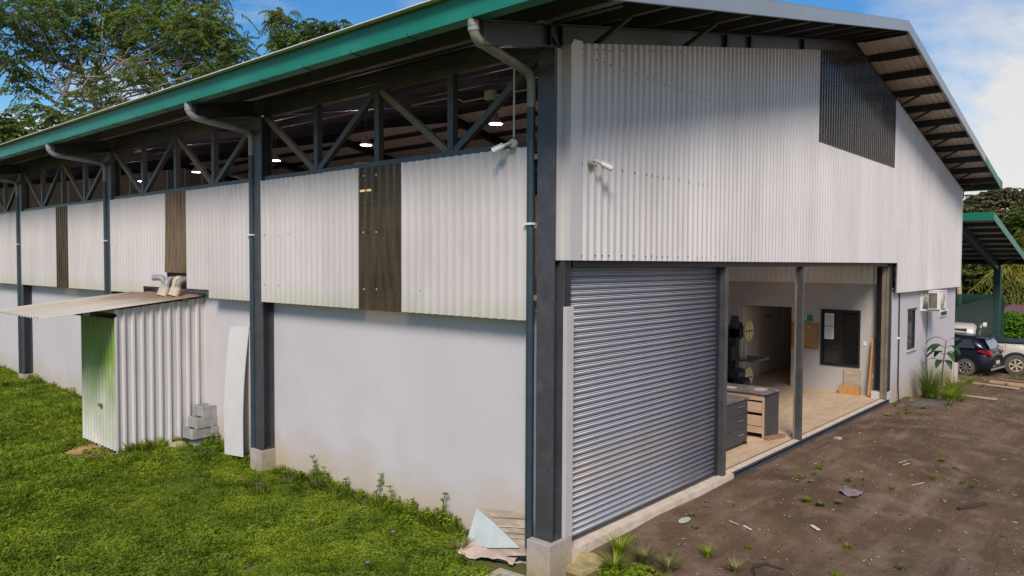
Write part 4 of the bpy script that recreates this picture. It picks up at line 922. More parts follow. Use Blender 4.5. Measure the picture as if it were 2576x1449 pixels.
t = thing('paper_label', 'white printed label stuck on the pinkish cardboard', 'label', q[0])
b = MB(); b.prism([p+Vector((-.01, -.01, .025)) for p in q], (0, 0, 0), (0, 0, .002)); b.build('sheet', 'paper', t)
b = MB()
for k, (u0, u1) in enumerate(((.12, .30), (.40, .62), (.70, .78))):
    A = lambda u, w: (q[0].lerp(q[1], u)).lerp(q[3].lerp(q[2], u), w)+Vector((-.01, -.01, .0285))
    b.prism([A(u0, .15+.1*k), A(u1, .15+.1*k), A(u1, .85-.1*k), A(u0, .85-.1*k)], (0, 0, 0), (0, 0, .001))
b.build('printed_lines', 'ink', t)
# drain box and mossy slab at the corner
dz = -.235
t = thing('catch_basin', 'square concrete catch basin open at ground level by the corner plinth', 'drain', (-.35, .3, dz))
b = MB(); cx, cy, hw, ang = -.62, .10, .42, R(4)
def rb(b, a0, b0, a1, b1, z0, z1):
    c, s_ = math.cos(ang), math.sin(ang); P = lambda a, q_, z: (cx+a*c-q_*s_, cy+a*s_+q_*c, z)
    b.add([P(a0,b0,z0),P(a1,b0,z0),P(a1,b1,z0),P(a0,b1,z0),P(a0,b0,z1),P(a1,b0,z1),P(a1,b1,z1),P(a0,b1,z1)], [(0,3,2,1),(4,5,6,7),(0,1,5,4),(1,2,6,5),(2,3,7,6),(3,0,4,7)])
for a in ((-hw, -hw, hw, -hw+.09), (-hw, hw-.09, hw, hw), (-hw, -hw+.09, -hw+.09, hw-.09), (hw-.09, -hw+.09, hw, hw-.09)): rb(b, *a, dz-.5, dz+.02)
for a in ((-hw+.03, -hw+.03, hw-.03, -hw+.13), (-hw+.03, hw-.13, hw-.03, hw-.03)): rb(b, *a, dz-.5, dz-.03)
b.build('kerb', 'concrete', t, bevel=.008)
b = MB(); rb(b, -hw+.09, -hw+.09, hw-.09, hw-.09, dz-.5, dz-.30); b.build('basin_floor', 'dirtpile', t)
sp_ = [at_plane(1386, 1408, 2, -.12), at_plane(1418, 1420, 2, -.15), at_plane(1462, 1436, 2, -.15), at_plane(1508, 1424, 2, -.13), at_plane(1522, 1408, 2, -.12), at_plane(1496, 1390, 2, -.09), at_plane(1440, 1384, 2, -.06), at_plane(1410, 1395, 2, -.09)]
b = MB(); b.prism(sp_, (0, 0, 0), (0, 0, -.085)); tag(b.build('concrete_slab', 'mossy', bevel=.01), 'mossy yellow concrete slab lying tilted beside the corner plinth', 'slab')
b = MB(); b.tube([at_plane(1425, 1432, 2, -.22), at_plane(1437, 1440, 2, -.23)], [.05, .03], 8); tag(b.build('stone', 'stone'), 'small brown stone wedged under the mossy slab', 'stone')
def stone(px, py, z, r_, label, m_='stone', sc=(1.4, 1, .55)):
    me = bpy.data.meshes.new('stone'); import bmesh
    bm = bmesh.new(); bmesh.ops.create_icosphere(bm, subdivisions=3, radius=1)
    sd2 = random.random()*9
    for vv in bm.verts:
        k = 1+.16*math.sin(vv.co.x*3+sd2)+.12*math.cos(vv.co.y*4+sd2)+.06*math.sin(vv.co.z*9); vv.co = Vector((vv.co.x*sc[0], vv.co.y*sc[1], vv.co.z*sc[2]))*r_*k
    for fc in bm.faces: fc.smooth = True
    bm.to_mesh(me); bm.free(); me.materials.append(M[m_]); p = at_plane(px, py, 2, z); o = link('stone', me); o.location = p; return tag(o, label, 'stone', 'loose stones')
stone(382+25, 1131, -.10, .13, 'mossy stone at the foot of the shed wall, left one'); stone(440, 1126, -.08, .17, 'larger rounded stone at the foot of the shed wall, right one')
# orange subsoil in front of the shed door
c_ = at_plane(222, 1131, 2, -.12); V = []; F = []
for i in range(13):
    for j in range(25):
        r_ = i/12; a = j/24*2*math.pi; x, y = c_.x+r_*.38*math.cos(a)*(1+.2*math.sin(3*a)), c_.y+r_*.75*math.sin(a)*(1+.15*math.cos(2*a)); V.append((x, y, float(gz(x, y))+.012+.06*math.exp(-((r_-.3)**2)*6)*(1-r_)+.01*math.sin(i*3+j*2)))
for i in range(12):
    for j in range(24): q0 = i*25+j; F.append((q0, q0+1, q0+26, q0+25))
np_mesh('bare_soil_patch', V, F, 'dirtpile', smooth=True, kind='stuff')
# mat on the ground
q = [at_plane(px_, py_, 2, -.175) for px_, py_ in ((2275, 1013), (2286, 1005.5), (2388, 1017), (2377, 1031))]
b = MB(); b.prism(q, (0, 0, -.06), (0, 0, .0)); tag(b.build('floor_mat', 'matgrey'), 'flat grey rectangular mat lying on the dirt by the block wall', 'mat')

# ------------------------------------------------------------------ carport and beyond
cpt = thing('carport', 'green edged open carport roof on tall dark green posts beyond the workshop', 'carport', (29, 3, -.8))
CX0, CX1, CY0, CY1 = 23.9, 32.3, -.60, 9.0
def zc(x): return 5.16-(x-23.9)*.185
mb = MB(); mb.box(CX0-.02, CY0, zc(CX0)-.26, CX0, CY1, zc(CX0)+.02); mb.build('front_fascia', 'green', cpt)
mb = MB(); mb.prism([(CX0, 0, zc(CX0)-.26), (CX1, 0, zc(CX1)-.26), (CX1, 0, zc(CX1)+.02), (CX0, 0, zc(CX0)+.02)], (0, CY0-.02, 0), (0, CY0, 0)); mb.build('side_fascia', 'green', cpt)
n_ = 9
for k in range(n_):
    x = CX0+.35+k*(CX1-CX0-.5)/(n_-1); mb = MB(); mb.box(x, CY0+.01, zc(x)-.17, x+.06, CY1, zc(x)-.03); mb.build('purlin', 'green_d', cpt)
k = 0; y = CY0+.01
while y < CY1:
    prof = []; p = .9/6
    for i in range(6): prof += [(i*p, 0), (i*p+.56*p, 0), (i*p+.64*p, .026), (i*p+.90*p, .026), (i*p+.985*p, 0)]
    prof.append((.9, 0)); K = len(prof); v = [(x, y+q_, zc(x)-.02+h) for x in (CX0, CX1) for q_, h in prof]; mb = MB(); mb.add(v, [(i, i+1, K+i+1, K+i) for i in range(K-1)]); mb.build('roof_sheet', 'roofmetal', cpt); y += .9
mb = MB(); mb.box(CX1-.15, CY0, 3.36, CX1+.02, CY1, zc(CX1)-.07); mb.build('eave_beam', 'green_d', cpt)
for yy in (.46, 6.5):
    mb = MB(); mb.bar((CX0+.1, yy, zc(CX0)-.45), (CX1-.2, yy, zc(CX1)-.36), .16, .36); mb.build('rafter', 'green_d', cpt)
    mb = MB(); mb.box(CX1-.35, yy-.14, -1.2, CX1-.10, yy+.12, zc(CX1)-.2); mb.build('post', 'green_d', cpt)
mb = MB(); mb.bar((CX1-.3, .40, 3.35), (CX1-1.4, -.3, zc(CX1-1.3)-.25), .08, .08); mb.build('knee_brace', 'green_d', cpt)
b = MB(); b.box(33.9, .55, -1.2, 34.05, .73, 3.22); tag(b.build('steel_post', 'green_d'), 'slim dark post standing behind the carport post', 'post')
def net(p, label, m_):
    b = MB(); b.prism([Vector(q_) for q_ in p], (0, 0, 0), (.02, 0, 0)); return tag(b.build('shade_net', m_), label, 'shade net')
net([(34.2, .45, -1.1), (34.2, 3.4, -1.1), (34.2, 3.4, 1.93), (34.2, .45, 1.98)], 'green shade net stretched behind the carport posts', 'net')
a1, a2 = at_plane(2390, 775, 0, 27.5), at_plane(2500.6, 746, 0, 32.05)
net([(a1.x, a1.y, -1.), (a2.x, a2.y, -1.2), tuple(a2), tuple(a1)], 'dark green shade net with slanting top edge beside the carport post', 'netd')
seccam((28.4, 1.6, 3.95), (0, -1, 0), (-.6, -.5, -.5), 'small white camera under the carport roof')
# maroon roofed building
hb = thing('maroon_roofed_house', 'low house with dark maroon sheet roof half hidden by bright bushes', 'house', (40, -.5, -1))
mb = MB(); mb.prism([(38, 0, .62), (44, 0, 1.0), (44, 0, 1.08), (38, 0, .70)], (0, -8, 0), (0, 1.6, 0)); rfo = mb.build('roof', 'purple', hb)
for k in range(30):
    mb = MB(); y = -7.9+k*.32; mb.prism([(38, 0, .701), (44, 0, 1.081), (44, 0, 1.11), (38, 0, .73)], (0, y, 0), (0, y+.05, 0)); mb.build('rib', 'purple', rfo)
mb = MB(); mb.box(38.4, -7.6, -1.2, 43.8, 1.3, .60); mb.build('wall', 'room_dark', hb)

# ------------------------------------------------------------------ vehicles
def frame_tf(org, head):
    hx = Vector((math.cos(head), math.sin(head), 0)); lx = Vector((-math.sin(head), math.cos(head), 0)); org = Vector(org)
    return lambda l, s_, z: org + hx*l + lx*s_ + Vector((0, 0, z))
def loft(T, sections, name, m_, parent, closed_ends=True, **k):
    """sections: list of (l, [(s, z)...]) rings of the same length"""
    b = MB(); n = len(sections[0][1]); v = [T(l, s_, z) for l, ring in sections for s_, z in ring]
    f = [(i*n+j, i*n+(j+1)%n, (i+1)*n+(j+1)%n, (i+1)*n+j) for i in range(len(sections)-1) for j in range(n)]
    if closed_ends: f += [tuple(range(n))[::-1], tuple(range((len(sections)-1)*n, len(sections)*n))]
    b.add(v, f, True); return b.build(name, m_, parent, **k)
def ringf(w, zb, zt, wt=None, belt=None):
    """car cross section: half width w at the belt, wt at the roof"""
    wt = wt or w*.96; belt = belt or (zb+zt)*.5
    h = [(w*.90, zb), (w*.985, zb+.10), (w, (zb+belt)/2+.03), (w*.985, belt-.02), (wt*1.0, zt-.05), (wt*.88, zt), (wt*.45, zt+.012)]
    return h + [(-s_, z) for s_, z in h[::-1]]
def wheel_at(T, l, s_, r, w, parent, rim_m, spokes, rr):
    out_ = 1 if s_ > 0 else -1
    b = MB(); c0, c1 = T(l, s_-out_*w, r), T(l, s_, r); d = (c1-c0).normalized()
    b.tube([c0, c0+d*.02, c1-d*.03, c1-d*.005, c1-d*.0], [r*.93, r, r, r*.95, r*.90], 32); wo = b.build('wheel', 'tyre', parent)
    b = MB(); b.tube([c1-d*.002, c1+d*.004], [rr, rr], 28); b.build('wheel_well', 'blackp', wo)
    b = MB(); x = (T(1, 0, 0)-T(0, 0, 0)).normalized(); u = Vector((0, 0, 1))
    for k in range(spokes):
        a = 2*math.pi*(k+.3)/spokes; e = x*math.cos(a)+u*math.sin(a); q_ = x*-math.sin(a)+u*math.cos(a)
        p = [c1+e*rr*.2-q_*rr*.09, c1+e*rr*.95-q_*rr*.20, c1+e*rr*.95+q_*rr*.20, c1+e*rr*.2+q_*rr*.09]
        if spokes > 6: p = [c1+e*rr*.2-q_*rr*.06, c1+e*rr*.95-q_*rr*.13, c1+e*rr*.95+q_*rr*.13, c1+e*rr*.2+q_*rr*.06]
        b.prism(p, d*.006, d*.016)
    ring = [c1+d*.010+(x*math.cos(t)+u*math.sin(t))*rr for t in np.linspace(0, 2*math.pi, 33)]
    b.tube(ring, .016, 6, False); b.tube([c1+d*.006, c1+d*.022], rr*.22, 14); b.build('rim', rim_m, wo)
# hatchback: l runs to the front from the rear bumper; s>0 is its left, s<0 its right; the side towards the camera is s>0 when heading +y
hc = thing('hatchback', 'black hatchback parked with its rear showing beyond the block wall', 'car', (24.6, -.75, -.70))
hd = R(90-7); T = frame_tf((25.35, -.62, -.70), hd); Wc = .85
S = [(0.00, ringf(.60, .38, .72, .60, .60)), (.06, ringf(.74, .30, .86, .70, .62)), (.20, ringf(.81, .26, .98, .76, .66)), (.45, ringf(.845, .22, .99, .80, .70)), (1.0, ringf(.85, .20, 1.0, .80, .72)), (2.6, ringf(.85, .20, .99, .80, .72)), (3.3, ringf(.84, .22, .90, .78, .7)), (3.8, ringf(.76, .26, .78, .68, .62)), (3.98, ringf(.6, .34, .62, .52, .5))]
loft(T, S, 'body', 'carblack', hc)
def cab(l, w, zb, zt): return (l, [(w, zb), (w*.97, (zb+zt)/2), (w*.86, zt-.03), (w*.70, zt), (w*.3, zt+.015), (-w*.3, zt+.015), (-w*.70, zt), (-w*.86, zt-.03), (-w*.97, (zb+zt)/2), (-w, zb)])
loft(T, [cab(.10, .70, .90, .93), cab(.36, .76, .95, 1.26), cab(.60, .78, .96, 1.41), cab(1.2, .79, .96, 1.47), cab(2.1, .79, .96, 1.48), cab(2.6, .77, .95, 1.38), cab(3.15, .72, .90, .95)], 'cabin', 'carblack', hc)
b = MB(); b.prism([T(.16, .58, 1.415), T(.52, .60, 1.455), T(.52, -.60, 1.455), T(.16, -.58, 1.415)], (0, 0, 0), (0, 0, .022)); b.build('spoiler', 'carblack', hc)
b = MB(); b.prism([T(.105, .56, 1.0), T(.105, -.56, 1.0), T(.31, -.50, 1.34), T(.31, .50, 1.34)], (T(0,0,0)-T(.022,0,-.012)), (T(0,0,0)-T(.030,0,-.014))); b.build('rear_window', 'rearglass', hc)
def sidepoly(pts, o0=.0, o1=.012): return [T(l, s_, z) for l, s_, z in pts]
lat = (T(0, 1, 0)-T(0, 0, 0)).normalized()
b = MB(); b.prism([T(.50, .78, 1.03), T(1.18, .80, 1.0), T(.86, .72, 1.34), T(.66, .72, 1.33)], lat*.0, lat*.012); b.build('quarter_glass', 'carglass', hc)
b = MB(); b.prism([T(1.24, .80, 1.0), T(2.15, .80, 1.0), T(2.05, .71, 1.37), T(1.0, .71, 1.36)], lat*.0, lat*.012); b.build('side_window', 'carglass', hc)
b = MB(); b.prism([T(.03, .50, .84), T(.02, .66, .80), T(.12, .80, .82), T(.42, .845, .92), T(.40, .835, .97), T(.14, .78, .98), T(.05, .66, .96)], lat*.004-(T(1,0,0)-T(0,0,0))*.012, lat*.02-(T(1,0,0)-T(0,0,0))*.03); b.build('tail_light', 'redlamp', hc)
b = MB(); b.prism([T(.03, -.50, .84), T(.02, -.66, .80), T(.10, -.78, .82), T(.10, -.76, .95), T(.05, -.66, .96)], -(T(1,0,0)-T(0,0,0))*.012, -(T(1,0,0)-T(0,0,0))*.03); b.build('tail_light', 'redlamp', hc)
b = MB(); b.prism([T(-.012, .20, .46), T(-.012, -.20, .46), T(.0, -.20, .58), T(.0, .20, .58)], -(T(1,0,0)-T(0,0,0))*.016, -(T(1,0,0)-T(0,0,0))*.004); b.build('number_plate', 'offwhite', hc)
b = MB(); c_ = T(-.01, 0, .80); b.tube([c_, c_-(T(1,0,0)-T(0,0,0))*.03], .05, 12); b.build('badge', 'chrome', hc)
b = MB(); b.bar(T(-.02, .72, .30), T(-.02, -.72, .30), .05, .06); b.bar(T(-.012, .5, .40), T(-.012, .3, .40), .03, .03); b.build('rear_bumper_lip', 'pvc', hc)
b = MB(); b.bar(T(1.35, .86, .86), T(1.52, .86, .86), .02, .03); b.build('door_handle', 'carblack', hc)
b = MB(); b.tube([T(.62, .1, 1.44), T(.35, .1, 1.60)], .006, 5); b.build('aerial', 'blackp', hc)
def arch(l, r, name, parent, T=T, s_=.852, m_='blackp'):
    b = MB(); c = T(l, s_, r*.97); x = (T(1,0,0)-T(0,0,0)).normalized(); o_ = (T(0,1,0)-T(0,0,0)).normalized()
    pts = [c+(x*math.cos(t)+Vector((0,0,1))*math.sin(t))*r*1.17 for t in np.linspace(-.15, math.pi+.15, 20)]
    b.prism(pts, o_*-.02, o_*.006); return b.build('wheel_arch', m_, parent)
for l in (.78, 3.3):
    arch(l, .315, 'wheel_arch', hc); wheel_at(T, l, .875, .315, .2, hc, 'alloy', 8, .205); wheel_at(T, l, -.875, .315, .2, hc, 'alloy', 8, .205)
# pickup
pk = thing('pickup_truck', 'dusty white single cab pickup with black bed cover parked behind the hatchback', 'truck', (27.2, -1.2, -.73))
T = frame_tf((27.3, -2.15, -.73), R(90+8)); lat = (T(0, 1, 0)-T(0, 0, 0)).normalized(); lon = (T(1,0,0)-T(0,0,0)).normalized()
S = [(0, ringf(.86, .62, 1.14, .86, .9)), (.05, ringf(.90, .55, 1.18, .88, .9)), (2.42, ringf(.90, .52, 1.19, .88, .9)), (2.44, ringf(.88, .52, 1.17, .86, .9))]
loft(T, S, 'bed', 'carwhite', pk)
b = MB(); b.prism([T(0, .90, 1.19), T(2.42, .90, 1.20), T(2.42, -.90, 1.20), T(0, -.90, 1.19)], (0, 0, 0), (0, 0, .035)); b.build('bed_cover', 'blackp', pk)
b = MB()
for k in range(9): c = T(.15+k*.28, .905, 1.15); b.tube([c, c+lat*.012], .018, 8)
b.build('cover_button', 'white', pk)
S = [(2.50, ringf(.86, .50, 1.12, .86, .85)), (3.7, ringf(.88, .48, 1.12, .86, .85)), (4.7, ringf(.86, .52, 1.05, .80, .8)), (4.95, ringf(.74, .56, .92, .68, .74))]
loft(T, S, 'front_body', 'carwhite', pk)
loft(T, [cab(2.52, .80, 1.1, 1.66), cab(2.62, .81, 1.1, 1.76), cab(3.4, .81, 1.1, 1.79), cab(3.75, .80, 1.1, 1.66), cab(4.25, .77, 1.05, 1.14)], 'cab', 'carwhite', pk)
b = MB(); b.prism([T(2.80, .80, 1.20), T(3.95, .80, 1.20), T(3.55, .72, 1.62), T(2.80, .72, 1.64)], lat*.004, lat*.02); b.build('side_window', 'carglass', pk)
b = MB(); b.tube([T(2.72, .62, 1.28), T(2.76, .62, 1.34), T(2.78, .62, 1.5)], [.07, .09, .05], 8); b.build('headrest', 'blackp', pk)
b = MB(); b.prism([T(2.49, .6, 1.22), T(2.49, -.6, 1.22), T(2.53, -.6, 1.60), T(2.53, .6, 1.60)], lon*-.012, lon*-.004); b.build('rear_window', 'carglass', pk)
b = MB()
for s_ in (.72, -.72): b.tube([T(2.40, s_, 1.2), T(2.38, s_, 1.72)], .022, 8)
b.tube([T(2.38, -.78, 1.74), T(2.38, .78, 1.74)], .03, 8); b.tube([T(2.40, .3, 1.2), T(2.38, .3, 1.72)], .02, 8); b.build('roll_bar', 'steel_worn_or_lit', pk)
b = MB(); c0 = T(2.28, .80, 1.80); b.tube([c0, c0-lon*.12+lat*0], [.10, .11], 14); b.tube([T(2.36, .80, 1.70), T(2.30, .80, 1.80)], .03, 8); b.build('work_light', 'white', pk)
c0 = T(1.62, .905, .98); b = MB(); b.tube([c0+lon*x+Vector((0, 0, z)) for x, z in ((-.085,-.075),(.085,-.075),(.09,.075),(-.09,.075),(-.085,-.075))], .005, 5, False); b.build('fuel_flap', 'pvc', pk)
for l in (1.22, 4.1):
    b = MB(); c = T(l, .905, .39); pts = [c+(lon*math.cos(t)+Vector((0,0,1))*math.sin(t))*.47 for t in np.linspace(-.2, math.pi+.2, 22)]; b.prism(pts, lat*-.03, lat*.006); b.build('wheel_arch', 'blackp', pk)
    wheel_at(T, l, .955, .375, .26, pk, 'alloyg', 6, .215); wheel_at(T, l, -.955, .375, .26, pk, 'alloyg', 6, .215)
b = MB(); b.prism([T(.62, .86, .35), T(.66, .86, .75), T(.70, .86, .75), T(.68, .86, .35)], lat*0, lat*.04-lat*.3+lat*.3); b.build('mud_flap', 'steel_worn_or_lit', pk)
b = MB(); b.bar(T(-.12, .8, .55), T(-.12, -.8, .55), .14, .14); b.build('rear_bumper', 'pvc', pk)

# ------------------------------------------------------------------ vegetation
M['leaf_tree'] = leaf_mat('tree_leaves', (.045, .085, .018), (.19, .25, .04), .45, .28)
M['leaf_light'] = leaf_mat('light_tree_leaves', (.05, .10, .014), (.15, .20, .03), .4, .35)
M['leaf_bright'] = leaf_mat('bright_bush_leaves', (.06, .17, .012), (.18, .34, .03), .4, 1.2)
M['leaf_hedge'] = leaf_mat('hedge_leaves', (.035, .055, .010), (.16, .17, .03), .35, .6)
M['leaf_dusk'] = leaf_mat('brownish_tree_leaves', (.06, .07, .03), (.20, .18, .08), .35, .4)
M['leaf_dark'] = leaf_mat('dark_glossy_leaves', (.012, .04, .012), (.03, .085, .02), .2, 2)
M['grass'] = leaf_mat('lawn_leaves', (.080, .150, .010), (.32, .40, .026), .45, 1.1)
M['grass_y'] = leaf_mat('dry_grass_blades', (.10, .12, .03), (.30, .27, .10), .3, 2)
M['palm'] = leaf_mat('palm_leaflets', (.10, .15, .03), (.42, .36, .05), .4, .6)
def unit(v): return v/np.maximum(np.linalg.norm(v, axis=-1, keepdims=True), 1e-9)
def leaves(P, D, L, Wd, r, curl=.25, nrm=None):
    """one folded leaf (two quads -> 6 verts) per point"""
    n = len(P); D = unit(D); U = nrm if nrm is not None else unit(r.normal(size=(n, 3))+np.array([0, 0, 1.2])); Sd = unit(np.cross(D, U)); U = np.cross(Sd, D)
    L = np.broadcast_to(np.asarray(L, float), (n,))[:, None]; Wd = np.broadcast_to(np.asarray(Wd, float), (n,))[:, None]
    m1 = P+D*L*.45-U*L*curl*.1; tip = P+D*L-U*L*curl
    V = np.stack([P, m1+Sd*Wd/2+U*Wd*.12, tip, m1-Sd*Wd/2+U*Wd*.12], 1).reshape(-1, 3)
    F = np.arange(n*4).reshape(n, 4)
    F = np.concatenate([F[:, [0, 1, 2]], F[:, [0, 2, 3]]]); return V, F
def sprays(C, r, L=.9, nl=11, ll=.22, lw=.07, droop=.5, up=.2):
    """pinnate sprays starting at points C"""
    n = len(C); a = r.uniform(0, 2*math.pi, n); D = np.stack([np.cos(a), np.sin(a), r.normal(up, .35, n)], -1); D = unit(D); Ls = L*r.uniform(.6, 1.2, n)
    t = np.linspace(.12, 1, nl)[None, :, None]; S = unit(np.cross(D, np.array([0, 0, 1.])))[:, None, :]
    base = C[:, None, :]+D[:, None, :]*t*Ls[:, None, None]-np.array([0, 0, 1.])*(droop*t**2*Ls[:, None, None])
    Ps, Ds = [], []
    for sg in (-1, 1):
        Ps.append(base.reshape(-1, 3)); dd = S*sg*.9+D[:, None, :]*.55-np.array([0, 0, .45])+r.normal(0, .15, base.shape); Ds.append(dd.reshape(-1, 3))
    return leaves(np.concatenate(Ps), np.concatenate(Ds), ll, lw, r)
def limb(b, a, c, r0, r1, wob, r, n=6):
    a, c = np.array(a, float), np.array(c, float); L = np.linalg.norm(c-a); pts = []
    o = r.normal(0, wob*L, (n+1, 3)); 
    for k in range(n+1):
        t = k/n; pts.append(tuple(a+(c-a)*t+o[k]*math.sin(t*math.pi)*.5))
    b.tube(pts, [r0+(r1-r0)*k/n for k in range(n+1)], 7); return pts
def tree(label, base, tips, leafm, spray, seed, trunkm='trunk', fork=None, r0=.22, group=None, name='tree', cat='tree', density=60, twig=True, blobs=None):
    """base point; tips: list of (point, radius vector (rx,ry,rz), count); limbs run base->fork->tips"""
    r = np.random.default_rng(seed); t = thing(name, label, cat, base, group); b = MB(); fork = fork or [base]
    prev = base
    for i, fk in enumerate(fork): limb(b, prev, fk, r0*(1-.12*i), r0*(1-.12*(i+1)), .03, r); prev = fk
    C = []
    for k, (p, rad, cnt) in enumerate(tips):
        src = fork[k % len(fork)] if len(fork) > 1 else fork[0]
        pts = limb(b, src, p, r0*.5, r0*.12, .10, r, 7)
        q_ = r.normal(size=(cnt, 3)); q_ = unit(q_)*(r.uniform(0, 1, (cnt, 1))**.45)*np.array(rad); C.append(np.array(p)+q_)
        if twig:
            for j in range(0, min(cnt, 26), 2): limb(b, pts[r.integers(4, 8)], C[-1][j], r0*.10, .012, .08, r, 3)
    b.build('trunk', trunkm, t); C = np.concatenate(C); V, F = sprays(C, r, **spray)
    np_mesh('crown', V, F, leafm, t); return t
def A(px, py, d): return tuple(at(px, py, d))
# big feathery tree on the left, several limbs
sp1 = dict(L=1.0, nl=12, ll=.27, lw=.075, droop=.55, up=.1)
t1 = []
r_t = np.random.default_rng(5)
for (px, py, rp, d, c) in ((240, -30, 80, 45, 200), (380, -20, 85, 45, 260), (500, 0, 75, 44, 220), (90, -20, 70, 42, 140), (40, 60, 62, 40, 130), (130, 20, 70, 41, 170), (110, 110, 60, 42, 120), (30, 150, 60, 40, 110), (60, 205, 50, 41, 70), (215, 60, 75, 43, 220), (190, 150, 60, 42, 130), (310, 30, 80, 44, 260), (395, 60, 80, 43, 280), (330, 120, 70, 44, 200), (470, 60, 75, 42, 260), (550, 80, 70, 43, 240), (590, 130, 48, 43, 130), (480, 140, 65, 44, 210), (400, 190, 55, 43, 110), (540, 190, 55, 42, 130), (270, 215, 50, 41, 70), (215, 260, 50, 40, 70), (110, 285, 55, 40, 140), (175, 315, 45, 40, 90), (300, 275, 45, 43, 80), (460, 220, 45, 44, 60), (20, 20, 50, 39, 90), (330, 180, 40, 41, 50), (245, 305, 36, 40, 60)):
    m_ = rp/1884.2*d; t1.append((A(px, py, d), (m_*1.05, m_*1.3, m_*.92), int(c*.46)))
tree('large feathery tree with pale forking limbs rising behind the roof eave', A(265, 470, 42), t1, 'leaf_tree', sp1, 3, 'trunk', [A(262, 300, 42), A(225, 210, 42), A(300, 150, 43), A(420, 200, 43), A(160, 240, 41)], .15)
# second tree, isolated crown above the roof
t2 = [(A(px, py, 38), (rp/50*1.1, rp/50*1.1, rp/50*.8), int(c*.6)) for px, py, rp, c in ((705, 40, 32, 60), (715, 75, 34, 55), (700, 115, 26, 40), (760, 100, 36, 60), (800, 75, 40, 75), (850, 75, 36, 70), (885, 80, 26, 40), (668, 112, 9, 8), (740, 130, 34, 60), (820, 105, 34, 60))]
tree('slim airy tree whose top shows alone in the gap of blue sky', A(760, 420, 38), t2, 'leaf_tree', dict(L=.7, nl=8, ll=.24, lw=.10, droop=.7, up=.1), 9, 'trunk', [A(740, 200, 38), A(720, 130, 38)], .14)
t3 = [(A(px, py, 34), (rp/55, rp/55, rp/55), c) for px, py, rp, c in ((10, 330, 45, 260), (45, 355, 40, 220), (-30, 320, 50, 200), (80, 380, 40, 160))]
tree('yellow green bushy tree low behind the far end of the eave', A(20, 520, 34), t3, 'leaf_light', dict(L=.5, nl=8, ll=.2, lw=.09, droop=.5, up=.2), 12, 'trunkd', [A(20, 420, 34)], .15)
# right side trees
t4 = [(A(px, py, 62), (rp/30.4*1.1, rp/30.4*1.1, rp/30.4*.8), c) for px, py, rp, c in ((2440, 525, 20, 90), (2470, 505, 24, 110), (2505, 495, 24, 120), (2535, 490, 22, 110), (2450, 555, 24, 90), (2490, 530, 24, 90), (2560, 520, 24, 100), (2520, 550, 26, 110), (2580, 500, 26, 100), (2430, 570, 16, 60))]
tree('brownish green open crowned tree rising behind the carport roof', A(2500, 720, 62), t4, 'leaf_dusk', dict(L=.8, nl=8, ll=.30, lw=.15, droop=.3, up=.3), 21, 'trunkd', [A(2500, 600, 62)], .3)
t5 = [(A(px, py, 52), (rp/36*1.1, rp/36*1.2, rp/36), c) for px, py, rp, c in ((2560, 560, 28, 170), (2590, 600, 34, 190), (2560, 610, 30, 150), (2600, 540, 34, 170), (2580, 660, 34, 150))]
tree('fresh green bushy tree at the right edge behind the carport', A(2590, 760, 52), t5, 'leaf_light', dict(L=.6, nl=8, ll=.24, lw=.12, droop=.4, up=.3), 22, 'trunkd', [A(2590, 680, 52)], .25)
# hedge wall behind the carport: individual shrubs
hl = ['tall olive shrub behind the palm trunk', 'tall olive shrub between the palm trunk and slim post', 'olive shrub behind the slim dark post', 'olive shrub under the palm fronds', 'yellowish shrub above the maroon roof', 'olive shrub at the right picture edge above the maroon roof']
for k in range(6):
    px = 2405+k*34; d = 47+(k % 2)*2; tips = [(A(px+dx, py, d), (1.1, 1.2, .9), 130) for dx, py in ((-6, 690), (8, 700), (-8, 735), (8, 745), (0, 775), (0, 665), (4, 805))]
    tree(hl[k], A(px, 880, d), tips, 'leaf_hedge', dict(L=.45, nl=6, ll=.2, lw=.12, droop=.4, up=.3), 30+k, 'trunkd', [A(px, 800, d)], .1, 'shrubs behind the carport', 'shrub', 'shrub', twig=False)
for k, (px, lab) in enumerate(((2522, 'bright green leafy bush beside the carport post'), (2566, 'bright green leafy bush below the maroon roof at the right'))):
    tips = [(A(px+dx, py, 35.5), (.45, .5, .4), 75) for dx, py in ((-14, 815), (0, 805), (14, 812), (-12, 838), (12, 838), (0, 860))]
    tree(lab, A(px, 890, 35.5), tips, 'leaf_bright', dict(L=.32, nl=6, ll=.16, lw=.07, droop=.3, up=.7), 50+k, 'trunkd', [A(px, 870, 35.5)], .05, 'bright bushes', 'bush', 'bush', twig=False)
# palm
pt = thing('palm_tree', 'tall palm with ringed pale trunk behind the carport', 'palm tree', (37, 2.7, -1))
b = MB(); pts = [A(2412+1.5*math.sin(k*.4), 830-k*16, 44.5) for k in range(24)]; b.tube(pts, [.13+.008*(k % 2) for k in range(24)], 12); b.build('trunk', 'palmtrunk', pt)
def frond(a, c, sag, r, nl=26, ll=.75, parent=None):
    a, c = np.array(a), np.array(c); t = np.linspace(0, 1, nl)[:, None]; P = a+(c-a)*t-np.array([0, 0, 1.])*sag*t**2; D = unit(np.gradient(P, axis=0)); S_ = unit(np.cross(D, np.array([0, 0, 1.])))
    Vs, Fs = [], []; off = 0
    for sg in (-1, 1):
        V, F = leaves(P, S_*sg+D*.6-np.array([0, 0, .5])+r.normal(0, .08, P.shape), ll*(1-.6*np.abs(t[:, 0]*2-1)**2), .07, r, .3); Vs.append(V); Fs.append(F+off); off += len(V)
    o = np_mesh('frond', np.concatenate(Vs), np.concatenate(Fs), 'palm', parent); b = MB(); b.tube([tuple(p) for p in P[::4]], .02, 5); b.build('midrib', 'palm', o)
r_p = np.random.default_rng(77)
pl = thing('yellow_palm', 'low palm with yellow green fronds hanging beside the carport post', 'palm tree', A(2560, 800, 44)); 
